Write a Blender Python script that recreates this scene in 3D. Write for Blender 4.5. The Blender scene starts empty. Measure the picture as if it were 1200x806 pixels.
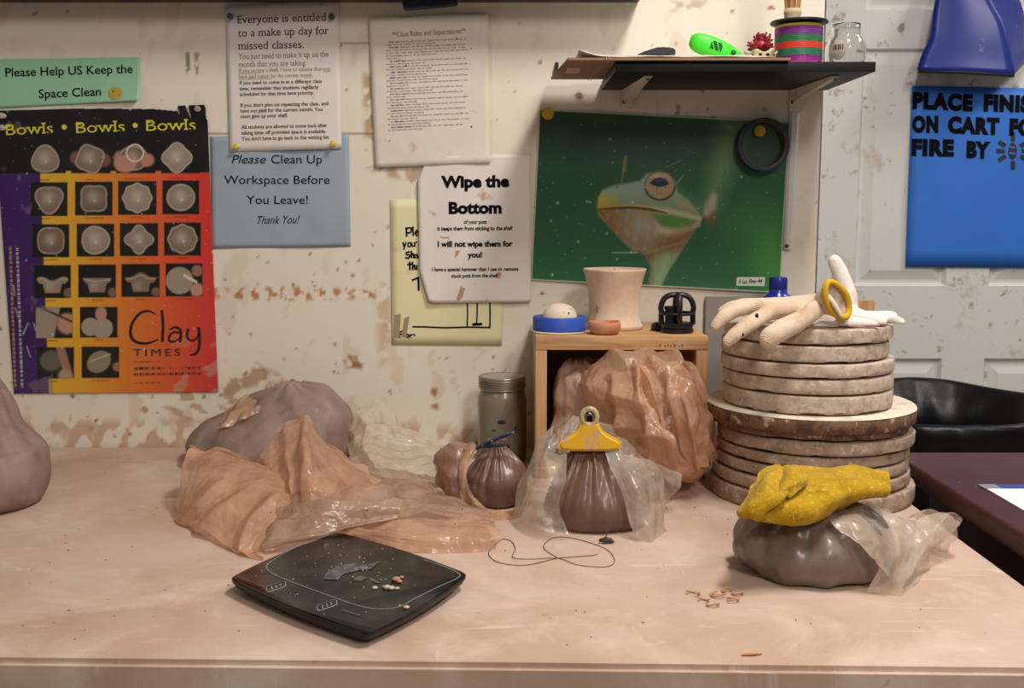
import bpy, bmesh, math, random
import numpy as np
from mathutils import Vector, Matrix, noise as mnoise

PI = math.pi
SC = bpy.context.scene
COL = SC.collection
TZ = 0.80                      # height of the work table's top
WALL = 2.05                    # distance of the wall behind the table
DOOR = 2.90                    # distance of the white door further back

# ---------------------------------------------------------------- camera, world, lamps, exposure
F, PITCH, CZ = 1250.0, 0.1234, TZ + 0.4566
cam = bpy.data.cameras.new('camera')
cam.sensor_width = 36.0
cam.lens = 36.0 * F / 1200.0
cam.clip_start = 0.05
cam.dof.use_dof = True
cam.dof.focus_distance = 1.68
cam.dof.aperture_fstop = 11.0
camo = bpy.data.objects.new('camera', cam)
COL.objects.link(camo)
camo.location = (0, 0, CZ)
camo.rotation_euler = (PI / 2 - PITCH, 0, 0)
SC.camera = camo

world = bpy.data.worlds.new('room_light')
SC.world = world
world.use_nodes = True
bg = world.node_tree.nodes['Background']
bg.inputs['Color'].default_value = (1.0, 0.95, 0.88, 1)
bg.inputs['Strength'].default_value = 0.22

def area(name, loc, rot, sx, sy, power, color):
    l = bpy.data.lights.new(name, 'AREA')
    l.shape = 'RECTANGLE'; l.size = sx; l.size_y = sy
    l.energy = power; l.color = color
    o = bpy.data.objects.new(name, l)
    COL.objects.link(o)
    o.location = loc; o.rotation_euler = rot
    return o
area('fluorescent_light_right', (0.62, 0.98, 2.66), (0.10, 0.05, 0), 0.22, 0.55, 31, (1.0, 0.96, 0.91))
area('fluorescent_light_room', (0.85, -0.65, 2.66), (0.45, 0.12, 0), 0.30, 1.2, 52, (1.0, 0.96, 0.91))
area('fill_light_left', (-1.5, -0.3, 2.66), (0.35, -0.30, 0), 0.35, 1.2, 5, (1.0, 0.93, 0.85))  # weak unseen lamp added at the left as fill
area('fluorescent_light_passage', (2.0, 2.0, 2.62), (0.0, 0.15, 0), 0.35, 0.9, 17, (1.0, 0.98, 0.96))

SC.view_settings.view_transform = 'Standard'
SC.view_settings.look = 'None'
SC.view_settings.gamma = 1.0
SC.view_settings.use_curve_mapping = False
SC.view_settings.exposure = 0.0

# ---------------------------------------------------------------- helpers
def ray(px, py):
    u = (px - 600.0) / F; v = (403.0 - py) / F
    return u, math.cos(PITCH) + v * math.sin(PITCH), -math.sin(PITCH) + v * math.cos(PITCH)
def atY(px, py, y):
    a, b, c = ray(px, py); t = y / b
    return Vector((a * t, y, CZ + c * t))
def atZ(px, py, z=TZ):
    a, b, c = ray(px, py); t = (z - CZ) / c
    return Vector((a * t, b * t, z))
def lin(h):
    h = h.lstrip('#'); o = []
    for i in (0, 2, 4):
        c = int(h[i:i+2], 16) / 255.0
        o.append(c / 12.92 if c <= 0.04045 else ((c + 0.055) / 1.055) ** 2.4)
    return tuple(o)
def lin4(h): return lin(h) + (1.0,)

class NT:
    def __init__(s, m):
        m.use_nodes = True; s.t = m.node_tree; s.n = s.t.nodes; s.n.clear()
    def add(s, ty, **kw):
        nd = s.n.new(ty)
        for k, v in kw.items():
            if k.startswith('i_'): nd.inputs[k[2:].replace('_', ' ')].default_value = v
            else: setattr(nd, k, v)
        return nd
    def link(s, a, b): s.t.links.new(a, b)
    def mixc(s, fac, a, b, blend='MIX'):
        nd = s.n.new('ShaderNodeMix'); nd.data_type = 'RGBA'; nd.blend_type = blend
        for sock, val in ((nd.inputs[0], fac), (nd.inputs[6], a), (nd.inputs[7], b)):
            if isinstance(val, bpy.types.NodeSocket): s.link(val, sock)
            else: sock.default_value = val
        return nd.outputs[2]
    def ramp(s, src, p0, p1, v0=0.0, v1=1.0):
        nd = s.n.new('ShaderNodeMapRange'); nd.clamp = True
        nd.inputs[1].default_value = p0; nd.inputs[2].default_value = p1
        nd.inputs[3].default_value = v0; nd.inputs[4].default_value = v1
        s.link(src, nd.inputs[0]); return nd.outputs[0]
    def noise(s, vec, scale, detail=4, rough=0.55, dist=0.0):
        nd = s.add('ShaderNodeTexNoise')
        nd.inputs['Scale'].default_value = scale; nd.inputs['Detail'].default_value = detail
        nd.inputs['Roughness'].default_value = rough; nd.inputs['Distortion'].default_value = dist
        s.link(vec, nd.inputs['Vector']); return nd.outputs[0]
    def coords(s, scale=(1, 1, 1), rot=(0, 0, 0)):
        tc = s.add('ShaderNodeTexCoord')
        mp = s.add('ShaderNodeMapping'); mp.inputs['Scale'].default_value = scale
        mp.inputs['Rotation'].default_value = rot
        oi = s.add('ShaderNodeObjectInfo'); k = s.add('ShaderNodeMath', operation='MULTIPLY'); k.inputs[1].default_value = 23.0; s.link(oi.outputs['Random'], k.inputs[0])
        ad = s.add('ShaderNodeVectorMath', operation='ADD'); s.link(tc.outputs['Object'], ad.inputs[0]); s.link(k.outputs[0], ad.inputs[1])
        s.link(ad.outputs[0], mp.inputs['Vector']); return mp.outputs[0]

MATS = {}
def mat(name, col, rough=0.5, metal=0.0, spec=0.5, var=None, var2=None, bump=None, coat=0.0,
        coat_rough=0.2, trans=0.0, ior=1.45, alpha=1.0, sheen=0.0, attr=None, stretch=(1, 1, 1)):
    """var=(scale, lo, hi, hex): noise patches of a second colour; bump=(scale, strength, distance)"""
    if name in MATS: return MATS[name]
    m = bpy.data.materials.new(name); t = NT(m)
    out = t.add('ShaderNodeOutputMaterial'); p = t.add('ShaderNodeBsdfPrincipled')
    t.link(p.outputs[0], out.inputs[0])
    p.inputs['Roughness'].default_value = rough; p.inputs['Metallic'].default_value = metal
    p.inputs['Specular IOR Level'].default_value = spec; p.inputs['IOR'].default_value = ior
    p.inputs['Coat Weight'].default_value = coat; p.inputs['Coat Roughness'].default_value = coat_rough
    p.inputs['Transmission Weight'].default_value = trans; p.inputs['Alpha'].default_value = alpha
    p.inputs['Sheen Weight'].default_value = sheen
    vec = t.coords(stretch)
    c = lin4(col)
    if attr:
        a = t.add('ShaderNodeAttribute'); a.attribute_name = attr; c = a.outputs['Color']
    for v in (var, var2):
        if v: c = t.mixc(t.ramp(t.noise(vec, v[0], 6, 0.62), v[1], v[2]), c, lin4(v[3]))
    if isinstance(c, tuple): p.inputs['Base Color'].default_value = c
    else: t.link(c, p.inputs['Base Color'])
    if bump:
        b = t.add('ShaderNodeBump'); b.inputs['Strength'].default_value = bump[1]
        b.inputs['Distance'].default_value = bump[2] if len(bump) > 2 else 0.002
        t.link(t.noise(vec, bump[0], 5, 0.6), b.inputs['Height']); t.link(b.outputs[0], p.inputs['Normal'])
    MATS[name] = m
    return m

def crumple(t, vec, s1, s2):
    """creased-film height: flat facets meeting in straight edges at two sizes"""
    n = t.add('ShaderNodeTexNoise'); n.inputs['Scale'].default_value = s1 * .35; n.inputs['Detail'].default_value = 2; t.link(vec, n.inputs['Vector'])
    w = t.add('ShaderNodeVectorMath', operation='SCALE'); w.inputs['Scale'].default_value = 1.6 / s1; t.link(n.outputs['Color'], w.inputs[0])
    v = t.add('ShaderNodeVectorMath', operation='ADD'); t.link(vec, v.inputs[0]); t.link(w.outputs[0], v.inputs[1])
    hs = []
    for sc in (s1, s2):
        vo = t.add('ShaderNodeTexVoronoi'); vo.feature = 'F1'; vo.inputs['Scale'].default_value = sc; t.link(v.outputs[0], vo.inputs['Vector']); hs.append(vo.outputs['Distance'])
    m = t.add('ShaderNodeMath', operation='MULTIPLY_ADD'); t.link(hs[1], m.inputs[0]); m.inputs[1].default_value = .42; t.link(hs[0], m.inputs[2])
    return m.outputs[0]
def film_mat(name, col, col2, op0, op1, rough=0.32, nscale=9, transl=0.35, spec=0.6, bump=0.5, s1=26, s2=75):
    """thin plastic film: part clear, part milky with dried clay, creased and glossy"""
    if name in MATS: return MATS[name]
    m = bpy.data.materials.new(name); t = NT(m)
    out = t.add('ShaderNodeOutputMaterial')
    vec = t.coords()
    n1 = t.noise(vec, nscale, 5, 0.6, 0.6); n2 = t.noise(vec, nscale * 1.7, 4, 0.55, .5)
    c = t.mixc(t.ramp(n1, 0.38, 0.66), lin4(col), lin4(col2))
    p = t.add('ShaderNodeBsdfPrincipled'); t.link(c, p.inputs['Base Color'])
    p.inputs['Roughness'].default_value = rough; p.inputs['Specular IOR Level'].default_value = spec
    p.inputs['Coat Weight'].default_value = .32; p.inputs['Coat Roughness'].default_value = .16
    tr = t.add('ShaderNodeBsdfTranslucent'); t.link(c, tr.inputs['Color'])
    b = t.add('ShaderNodeBump'); b.inputs['Strength'].default_value = bump; b.inputs['Distance'].default_value = 0.10 / s1 * 2.2
    t.link(crumple(t, vec, s1, s2), b.inputs['Height'])
    t.link(b.outputs[0], p.inputs['Normal']); t.link(b.outputs[0], p.inputs['Coat Normal']); t.link(b.outputs[0], tr.inputs['Normal'])
    m1 = t.add('ShaderNodeMixShader'); m1.inputs[0].default_value = transl
    t.link(p.outputs[0], m1.inputs[1]); t.link(tr.outputs[0], m1.inputs[2])
    tp = t.add('ShaderNodeBsdfTransparent'); tp.inputs['Color'].default_value = (1, 0.98, 0.95, 1)
    m2 = t.add('ShaderNodeMixShader')
    t.link(t.ramp(n2, 0.35, 0.66, op0, op1), m2.inputs[0])
    t.link(tp.outputs[0], m2.inputs[1]); t.link(m1.outputs[0], m2.inputs[2])
    t.link(m2.outputs[0], out.inputs[0])
    MATS[name] = m
    return m

def mk(name, V, Fc, m, parent=None, smooth=True, loc=None):
    """one mesh object from world coordinates; its origin is loc (or the parent's place)"""
    base = Vector(parent_loc(parent)) if parent else Vector(loc if loc is not None else (0, 0, 0))
    me = bpy.data.meshes.new(name)
    V = [(v[0] - base.x, v[1] - base.y, v[2] - base.z) for v in V]
    me.from_pydata(V, [], [tuple(int(i) for i in f) for f in Fc]); me.update()
    if smooth and len(me.polygons): me.polygons.foreach_set('use_smooth', [True] * len(me.polygons))
    if m: me.materials.append(m)
    o = bpy.data.objects.new(name, me); COL.objects.link(o)
    if parent: o.parent = parent
    else: o.location = base
    return o
def parent_loc(p):
    l = Vector((0, 0, 0))
    while p is not None: l += p.location; p = p.parent
    return l
def thing(name, label, cat, loc, group=None):
    o = bpy.data.objects.new(name, None); COL.objects.link(o)
    o.location = loc; o.empty_display_size = 0.03
    return tag(o, label, cat, group)
def tag(o, label=None, cat=None, group=None, kind=None):
    if label: o['label'] = label
    if cat: o['category'] = cat
    if group: o['group'] = group
    if kind: o['kind'] = kind
    return o
def centre_base(V):
    A = np.array([tuple(v) for v in V]); return ((A[:, 0].min() + A[:, 0].max()) / 2, (A[:, 1].min() + A[:, 1].max()) / 2, A[:, 2].min())

class MB:
    """collects shapes, then links them as one mesh object"""
    def __init__(s): s.V = []; s.F = []
    def add(s, V, Fc):
        k = len(s.V); s.V += [tuple(v) for v in V]; s.F += [tuple(i + k for i in f) for f in Fc]; return s
    def box(s, x0, x1, y0, y1, z0, z1, bev=0.0, seg=2, M=None):
        bm = bmesh.new(); bmesh.ops.create_cube(bm, size=1)
        for v in bm.verts:
            v.co = Vector(((x0 + x1) / 2 + v.co.x * (x1 - x0), (y0 + y1) / 2 + v.co.y * (y1 - y0), (z0 + z1) / 2 + v.co.z * (z1 - z0)))
        if bev: bmesh.ops.bevel(bm, geom=bm.edges[:], offset=bev, segments=seg, affect='EDGES', profile=0.6)
        return s.bm(bm, M)
    def bm(s, bm, M=None):
        bm.verts.ensure_lookup_table()
        V = [(M @ v.co if M else v.co) for v in bm.verts]; Fc = [[v.index for v in f.verts] for f in bm.faces]
        bm.verts.index_update(); bm.free(); return s.add(V, Fc)
    def lathe(s, prof, c, seg=48, M=None, wob=None, closed=True):
        """prof: (radius, z) from bottom to top, around the z axis at c"""
        V = []; Fc = []; n = len(prof)
        for i, (r, z) in enumerate(prof):
            for k in range(seg):
                a = 2 * PI * k / seg; rr = r
                v = Vector((rr * math.cos(a), rr * math.sin(a), z))
                if wob: v = wob(v, a, i)
                if M: v = M @ v
                V.append(v + Vector(c))
        for i in range(n - 1):
            for k in range(seg):
                k2 = (k + 1) % seg
                Fc.append((i * seg + k, i * seg + k2, (i + 1) * seg + k2, (i + 1) * seg + k))
        if closed:
            if prof[0][0] > 1e-6: Fc.append(tuple(range(seg - 1, -1, -1)))
            if prof[-1][0] > 1e-6: Fc.append(tuple((n - 1) * seg + k for k in range(seg)))
        return s.add(V, Fc)
    def tube(s, pts, r, seg=8, closed=False, flat=None):
        P = [Vector(p) for p in pts]; n = len(P); V = []; Fc = []
        R = r if isinstance(r, (list, tuple)) else [r] * n
        up = Vector((0.13, 0.21, 0.97)).normalized(); fr = None
        for i in range(n):
            if closed: d = (P[(i + 1) % n] - P[i - 1])
            else: d = P[min(i + 1, n - 1)] - P[max(i - 1, 0)]
            d = d.normalized() if d.length > 1e-9 else Vector((0, 0, 1))
            if fr is None:
                a = up.cross(d); a = a if a.length > 1e-3 else Vector((1, 0, 0)).cross(d)
            else: a = fr - d * fr.dot(d)
            a.normalize(); fr = a; b = d.cross(a)
            for k in range(seg):
                t = 2 * PI * k / seg
                V.append(P[i] + a * (R[i] * math.cos(t)) + b * (R[i] * math.sin(t) * (flat or 1.0)))
        m = n if closed else n - 1
        for i in range(m):
            j = (i + 1) % n
            for k in range(seg):
                k2 = (k + 1) % seg
                Fc.append((i * seg + k, i * seg + k2, j * seg + k2, j * seg + k))
        if not closed: Fc.append(tuple(range(seg - 1, -1, -1))); Fc.append(tuple((n - 1) * seg + k for k in range(seg)))
        return s.add(V, Fc)
    def prism(s, poly, h, M):
        """extrude a 2-D outline (x, y) by h along its z, placed by M"""
        n = len(poly); V = [M @ Vector((x, y, 0)) for x, y in poly] + [M @ Vector((x, y, h)) for x, y in poly]
        Fc = [tuple(range(n - 1, -1, -1)), tuple(range(n, 2 * n))] + [(i, (i + 1) % n, n + (i + 1) % n, n + i) for i in range(n)]
        return s.add(V, Fc)
    def ball(s, c, r, sub=2, sc=(1, 1, 1)):
        bm = bmesh.new(); bmesh.ops.create_icosphere(bm, subdivisions=sub, radius=r)
        for v in bm.verts: v.co = Vector((v.co.x * sc[0] + c[0], v.co.y * sc[1] + c[1], v.co.z * sc[2] + c[2]))
        return s.bm(bm)
    def build(s, name, m, parent=None, smooth=True, loc=None, angle=None):
        o = mk(name, s.V, s.F, m, parent, smooth, loc if loc is not None else (None if parent else centre_base(s.V)))
        if smooth and angle: sharp(o, angle)
        return o
def sharp(o, deg):
    me = o.data; lim = math.cos(math.radians(deg))
    bm = bmesh.new(); bm.from_mesh(me)
    for e in bm.edges:
        if len(e.link_faces) == 2 and e.link_faces[0].normal.dot(e.link_faces[1].normal) < lim: e.smooth = False
    bm.to_mesh(me); bm.free()
def crspline(pts, n):
    """Catmull-Rom through points (tuples of any length)"""
    P = [np.array(p, float) for p in pts]; P = [2 * P[0] - P[1]] + P + [2 * P[-1] - P[-2]]
    m = len(P) - 3; out = []
    for i in range(n):
        t = i / (n - 1) * m; k = min(int(t), m - 1); f = t - k
        a, b, c, d = P[k:k + 4]
        out.append(0.5 * ((2 * b) + (c - a) * f + (2 * a - 5 * b + 4 * c - d) * f ** 2 + (3 * b - a - 3 * c + d) * f ** 3))
    return np.array(out)
def fnoise(P, scale, seed, octs=3):
    """smooth noise on an (n,3) array, about -1..1, made of random plane waves"""
    r = np.random.RandomState(int(seed) % 100003); out = np.zeros(len(P)); a = 1.0; tot = 0
    for o in range(octs):
        for k in range(5):
            d = r.normal(size=3); d /= np.linalg.norm(d)
            out += a * np.sin(P @ d * scale * (0.7 + 0.6 * r.rand()) + r.rand() * 6.28) / 2.2
        tot += a; a *= 0.5; scale *= 2.1
    return out / tot
def creases(P, scale, seed, n=5):
    """sharp straight folds: warped triangle waves in random directions"""
    r = np.random.RandomState(int(seed) % 100003); out = np.zeros(len(P))
    W = np.stack([fnoise(P, scale * 0.55, seed + 7 * j + 1, 2) for j in range(3)], 1) * (1.1 / scale)
    for k in range(n):
        d = r.normal(size=3); d /= np.linalg.norm(d)
        s = (P + W) @ d * scale * (0.5 + 0.9 * r.rand()) / 3.0 + r.rand()
        out += (np.abs((s % 1.0) * 2 - 1) - 0.5) * 2
    return out / math.sqrt(n)
def grid_faces(nu, nv, wrap=False):
    Fc = []
    for i in range(nu - 1):
        for j in range(nv if wrap else nv - 1):
            j2 = (j + 1) % nv
            Fc.append((i * nv + j, i * nv + j2, (i + 1) * nv + j2, (i + 1) * nv + j))
    return Fc
def relax(P, nu, nv, excess, k=0.02, iters=80, floor=None, wrap=False, pin=None, bend=0.25, cols=()):
    """let a sheet that is a little too large for its shape buckle into folds"""
    idx = np.arange(nu * nv).reshape(nu, nv)
    def pairs(du, dv):
        a = idx[:nu - du if du else nu]; b = idx[du:]
        if dv:
            if wrap: b = np.roll(b, -dv, axis=1)
            elif dv > 0: a = a[:, :-dv]; b = b[:, dv:]
            else: a = a[:, -dv:]; b = b[:, :dv]
        return a.ravel(), b.ravel()
    T = P.copy(); cons = []
    for du, dv, st, ex in ((1, 0, .5, 1), (0, 1, .5, 1), (1, 1, .3, 1), (1, -1, .3, 1), (3, 0, bend, .9), (0, 3, bend, .9)):
        a, b = pairs(du, dv)
        if len(a): cons.append((a, b, np.linalg.norm(T[a] - T[b], axis=1) * (1 + excess * ex), st))
    n = nu * nv; cnt = np.zeros(n)
    for a, b, L, st in cons: cnt += np.bincount(a, minlength=n) + np.bincount(b, minlength=n)
    cnt = np.maximum(cnt, 1)[:, None] / 2.2
    rs = np.random.RandomState(5)
    X = P + rs.normal(size=P.shape) * 0.0006
    for it in range(iters):
        D = np.zeros_like(X)
        for a, b, L, st in cons:
            d = X[b] - X[a]; l = np.linalg.norm(d, axis=1) + 1e-9
            c = d * ((l - L) / l * st)[:, None]
            for q in range(3):
                D[:, q] += np.bincount(a, c[:, q], n) - np.bincount(b, c[:, q], n)
        X = X + D / cnt + (T - X) * k
        for c, rad in cols:
            q = (X - c) / rad; l = np.linalg.norm(q, axis=1); ins = l < 1
            if ins.any(): X[ins] = c + q[ins] / l[ins][:, None] * rad
        if floor is not None: X[:, 2] = np.maximum(X[:, 2], floor)
        if pin is not None: X[pin] = T[pin]
    return X
def film_sheet(ctrl, nu, nv, excess=0.06, amp=0.004, scale=60, seed=1, k=0.02, iters=70, floor=TZ + 0.001, cols=(), world=False, bend=0.25, namp=0.0, folds=()):
    """a sheet through rows of control points (px, py, distance), buckled into folds; returns verts, faces"""
    R = []
    for row in ctrl:
        R.append([np.array(p if world else atY(*p)) for p in row])
    mid = [crspline(r, nv) for r in R]
    P = np.stack([crspline([m_[j] for m_ in mid], nu) for j in range(nv)], 1).reshape(-1, 3)
    G = P.reshape(nu, nv, 3)
    N = np.cross(np.gradient(G, axis=0), np.gradient(G, axis=1)).reshape(-1, 3)
    N /= np.linalg.norm(N, axis=1)[:, None] + 1e-9
    D = creases(P, scale, seed) * amp + fnoise(P, scale * 0.4, seed + 3) * namp
    U, W = np.meshgrid(np.linspace(0, 1, nu), np.linspace(0, 1, nv), indexing='ij'); U = U.ravel(); W = W.ravel()
    wob = fnoise(P, 22, seed + 17, 2)
    for (fu, fv, fa) in folds:        # long folds: (along rows, along columns, height)
        ph = fu * U + fv * W + .62 * wob + seed * .37
        q = np.abs((ph % 1.0) * 2 - 1); D = D + fa * (np.maximum(q, .25) - .55) * 1.6 * (0.55 + 0.45 * fnoise(P, 16, seed + 23, 1))
    A = P + N * D[:, None]
    if floor is not None: A[:, 2] = np.maximum(A[:, 2], floor)
    X = relax(A, nu, nv, excess, k, iters, floor, cols=cols, bend=bend)
    # light smoothing so that folds stay crisp but the mesh does not zigzag
    G = X.reshape(nu, nv, 3); S = G.copy()
    S[1:-1, 1:-1] = 0.5 * G[1:-1, 1:-1] + 0.125 * (G[2:, 1:-1] + G[:-2, 1:-1] + G[1:-1, 2:] + G[1:-1, :-2])
    return S.reshape(-1, 3), grid_faces(nu, nv)
def ring_bag(rows, nu, nv, seed=1, lump=0.004, lscale=25, pleat=None, npleat=14, crease=0.002, cscale=60, floor=TZ, cap=True, power=2.0):
    """filled bag from silhouette rows, bottom to top: (left px, right px, py, distance, depth radius)"""
    C = []
    for xl, xr, py, y, ry in rows:
        a = atY(xl, py, y); b = atY(xr, py, y)
        C.append(((a.x + b.x) / 2, y, a.z, (b.x - a.x) / 2, ry))
    S = crspline(C, nu); ph = np.arange(nv) * 2 * PI / nv
    rs = np.random.RandomState(seed)
    q = 2.0 / power
    cs = np.sign(np.cos(ph)) * np.abs(np.cos(ph)) ** q; sn = np.sign(np.sin(ph)) * np.abs(np.sin(ph)) ** q
    X = S[:, 0:1] + np.maximum(S[:, 3:4], 0.001) * cs; Y = S[:, 1:2] + np.maximum(S[:, 4:5], 0.001) * sn; Z = np.repeat(S[:, 2:3], nv, 1)
    P = np.stack([X, Y, Z], 2).reshape(-1, 3)
    G = P.reshape(nu, nv, 3)
    N = np.cross(np.roll(G, -1, 1) - np.roll(G, 1, 1), np.gradient(G, axis=0)).reshape(-1, 3)
    N /= np.linalg.norm(N, axis=1)[:, None] + 1e-9
    d = fnoise(P, lscale, seed) * lump + creases(P, cscale, seed + 2) * crease
    if pleat is not None:
        t = np.linspace(0, 1, nu); a = np.interp(t, [p[0] for p in pleat], [p[1] for p in pleat])
        wv = np.zeros((nu, nv))
        for kk in range(4):
            f = npleat * (0.55 + 0.35 * kk); f = round(f); o = rs.rand() * 6.28
            w = rs.normal() * 0.8
            ang = f * ph[None, :] / 2 + o + w * t[:, None] + 0.5 * np.sin(3 * ph[None, :] + 4 * t[:, None] + o)
            if f % 2: ang = (f + 1) * ph[None, :] / 2 + o + w * t[:, None]
            wv += (np.abs(np.sin(ang)) - 0.62) * (1.0, .7, .6, .4)[kk]
        d = d + (wv * a[:, None]).ravel()
    P = P + N * d[:, None]
    if floor is not None: P[:, 2] = np.maximum(P[:, 2], floor + 0.0005)
    Fc = grid_faces(nu, nv, True)
    if cap: Fc += [tuple(range(nv - 1, -1, -1)), tuple((nu - 1) * nv + k for k in range(nv))]
    return P, Fc
def blend(caps, voxel, smooth=6, name='tmp'):
    """capsules [(p, q, rp, rq)] fused into one smooth skin; returns verts, faces"""
    mb = MB()
    for p, q, rp, rq in caps:
        p = Vector(p); q = Vector(q); n = 6
        mb.tube([p.lerp(q, i / n) for i in range(n + 1)], [rp + (rq - rp) * i / n for i in range(n + 1)], 14)
        mb.ball(p, rp, 2); mb.ball(q, rq, 2)
    me = bpy.data.meshes.new(name); me.from_pydata(mb.V, [], mb.F)
    o = bpy.data.objects.new(name, me); COL.objects.link(o)
    r = o.modifiers.new('r', 'REMESH'); r.mode = 'VOXEL'; r.voxel_size = voxel
    s = o.modifiers.new('s', 'SMOOTH'); s.iterations = smooth; s.factor = 0.5
    dg = bpy.context.evaluated_depsgraph_get(); dg.update()
    e = o.evaluated_get(dg).to_mesh()
    V = np.array([tuple(v.co) for v in e.vertices]); Fc = [tuple(p.vertices) for p in e.polygons]
    o.evaluated_get(dg).to_mesh_clear(); bpy.data.objects.remove(o); bpy.data.meshes.remove(me)
    return V, Fc

# ---------------------------------------------------------------- lettering
def glyphs(s, bold=0.0, shear=0.0, serif=0.0, space=1.0):
    cu = bpy.data.curves.new('t', 'FONT'); cu.body = s; cu.size = 1; cu.offset = bold; cu.shear = shear; cu.space_character = space
    cu.resolution_u = 3; cu.fill_mode = 'FRONT' if hasattr(cu, 'fill_mode') else cu.fill_mode
    o = bpy.data.objects.new('t', cu); COL.objects.link(o)
    dg = bpy.context.evaluated_depsgraph_get(); dg.update()
    me = bpy.data.meshes.new_from_object(o.evaluated_get(dg))
    V = [(v.co.x, v.co.y) for v in me.vertices]; Fc = [tuple(p.vertices) for p in me.polygons]
    bpy.data.objects.remove(o); bpy.data.curves.remove(cu); bpy.data.meshes.remove(me)
    if serif:
        cnt = {}
        for f in Fc:
            for a, b in zip(f, f[1:] + f[:1]):
                e = (min(a, b), max(a, b)); cnt[e] = cnt.get(e, 0) + 1
        H = serif * 0.055
        for (a, b), c in cnt.items():
            if c != 1: continue
            (x0, y0), (x1, y1) = V[a], V[b]
            w = abs(x1 - x0)
            if abs(y0 - y1) < 0.004 and 0.05 < w < 0.17 + 2 * abs(bold):
                low = y0 < 0.05
                hi = y0 > 0.42
                if not (low or hi): continue
                e = 0.055; xa, xb = min(x0, x1) - e, max(x0, x1) + (e if low or serif > 1.2 else 0.0)
                ya, yb = (y0, y0 + H) if low else (y0 - H, y0)
                k = len(V); V += [(xa, ya), (xb, ya), (xb, yb), (xa, yb)]; Fc.append((k, k + 1, k + 2, k + 3))
    return V, Fc
class Sheet:
    """a paper on a wall: corners in the frame TL, TR, BR, BL, at distance y; bend(px,py) lifts it off the wall"""
    def __init__(s, corners, y, lift=None):
        s.c = [np.array(c, float) for c in corners]; s.y = y; s.lift = lift or (lambda x, y: 0.0)
    def px(s, u, v):
        tl, tr, br, bl = s.c
        return (tl * (1 - u) + tr * u) * (1 - v) + (bl * (1 - u) + br * u) * v
    def at(s, x, y, off=0.0):
        p = atY(x, y, s.y); p.y -= s.lift(x, y) + off; return p
    def mesh(s, name, m, nu, nv, parent=None, thick=0.0004, colour=None, warp=None, drop=None):
        V = []; PX = []
        for i in range(nv):
            for j in range(nu):
                q = s.px(j / (nu - 1), i / (nv - 1))
                if warp is not None: q = warp(q, j / (nu - 1), i / (nv - 1))
                PX.append(q); V.append(s.at(*q))
        Fc = grid_faces(nv, nu)
        if drop is not None:
            PXa = np.array(PX); dm = drop(PXa[:, 0], PXa[:, 1]); Fc = [f for f in Fc if not dm[list(f)].any()]
        Fc = [f[::-1] for f in Fc]
        o = mk(name, V, Fc, m, parent, True, None if parent else tuple(s.at(*s.px(.5, .5))))
        if colour is not None:
            c = colour(np.array(PX)); a = o.data.color_attributes.new('print', 'FLOAT_COLOR', 'POINT')
            L = np.where(c <= 0.04045, c / 12.92, ((np.maximum(c, 0) + 0.055) / 1.055) ** 2.4)
            a.data.foreach_set('color', np.concatenate([L, np.ones((len(L), 1))], 1).astype(np.float32).ravel())
        if thick:
            md = o.modifiers.new('thickness', 'SOLIDIFY'); md.thickness = thick; md.offset = -1
        return o
class Ink:
    """lettering on a sheet: every line of text or mark is one mesh, pen strokes go together"""
    def __init__(s, sheet, off=0.0005): s.s = sheet; s.mb = MB(); s.off = off; s.parts = []
    def piece(s, V, Fc): s.parts.append(MB().add(V, Fc))
    def text(s, t, x0, y0, x1, h, y1=None, bold=0.0, shear=0.0, serif=0.0, space=1.0):
        """from (x0,y0) on the baseline to x1; h = capital height in px"""
        V, Fc = glyphs(t, bold, shear, serif, space)
        if not V: return s
        xs = [v[0] for v in V]; a, b = min(xs), max(xs)
        y1 = y0 if y1 is None else y1
        sx = (x1 - x0) / (b - a); sl = (y1 - y0) / (x1 - x0); sy = h / 0.729
        out = []
        for vx, vy in V:
            X = x0 + (vx - a) * sx; out.append(s.s.at(X + vy * sy * sl, y0 + (X - x0) * sl - vy * sy, s.off))
        s.piece(out, Fc); return s
    def stroke(s, pts, w, n=None, smooth=True):
        """pen stroke through frame points, w wide (a number or one per point)"""
        n = n or max(2, 6 * (len(pts) - 1)); W = w if isinstance(w, (list, tuple)) else [w] * len(pts)
        Q = [(p[0], p[1], ww) for p, ww in zip(pts, W)]
        Q = crspline(Q, n) if smooth and len(Q) > 2 else np.array(Q, float)
        V = []; m = len(Q)
        for i in range(m):
            d = Q[min(i + 1, m - 1), :2] - Q[max(i - 1, 0), :2]; d = d / (np.linalg.norm(d) + 1e-9)
            nrm = np.array([-d[1], d[0]]) * Q[i, 2] / 2; e = d * (Q[i, 2] * 0.3 * (-1 if i == 0 else 1 if i == m - 1 else 0))
            for sg in (1, -1):
                p = Q[i, :2] + nrm * sg + e; V.append(s.s.at(p[0], p[1], s.off))
        s.mb.add(V, [(2 * i, 2 * i + 1, 2 * i + 3, 2 * i + 2) for i in range(m - 1)]); return s
    def disc(s, cx, cy, r, n=24, ry=None):
        V = [s.s.at(cx + r * math.cos(2 * PI * k / n), cy + (ry or r) * math.sin(2 * PI * k / n), s.off) for k in range(n)]
        s.piece(V, [tuple(range(n))]); return s
    def quad(s, pts): s.piece([s.s.at(x, y, s.off) for x, y in pts], [tuple(range(len(pts)))]); return s
    def build(s, m, parent, name='lettering'):
        for q in s.parts + ([s.mb] if s.mb.V else []): mk(name, q.V, q.F, m, parent, False)
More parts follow.
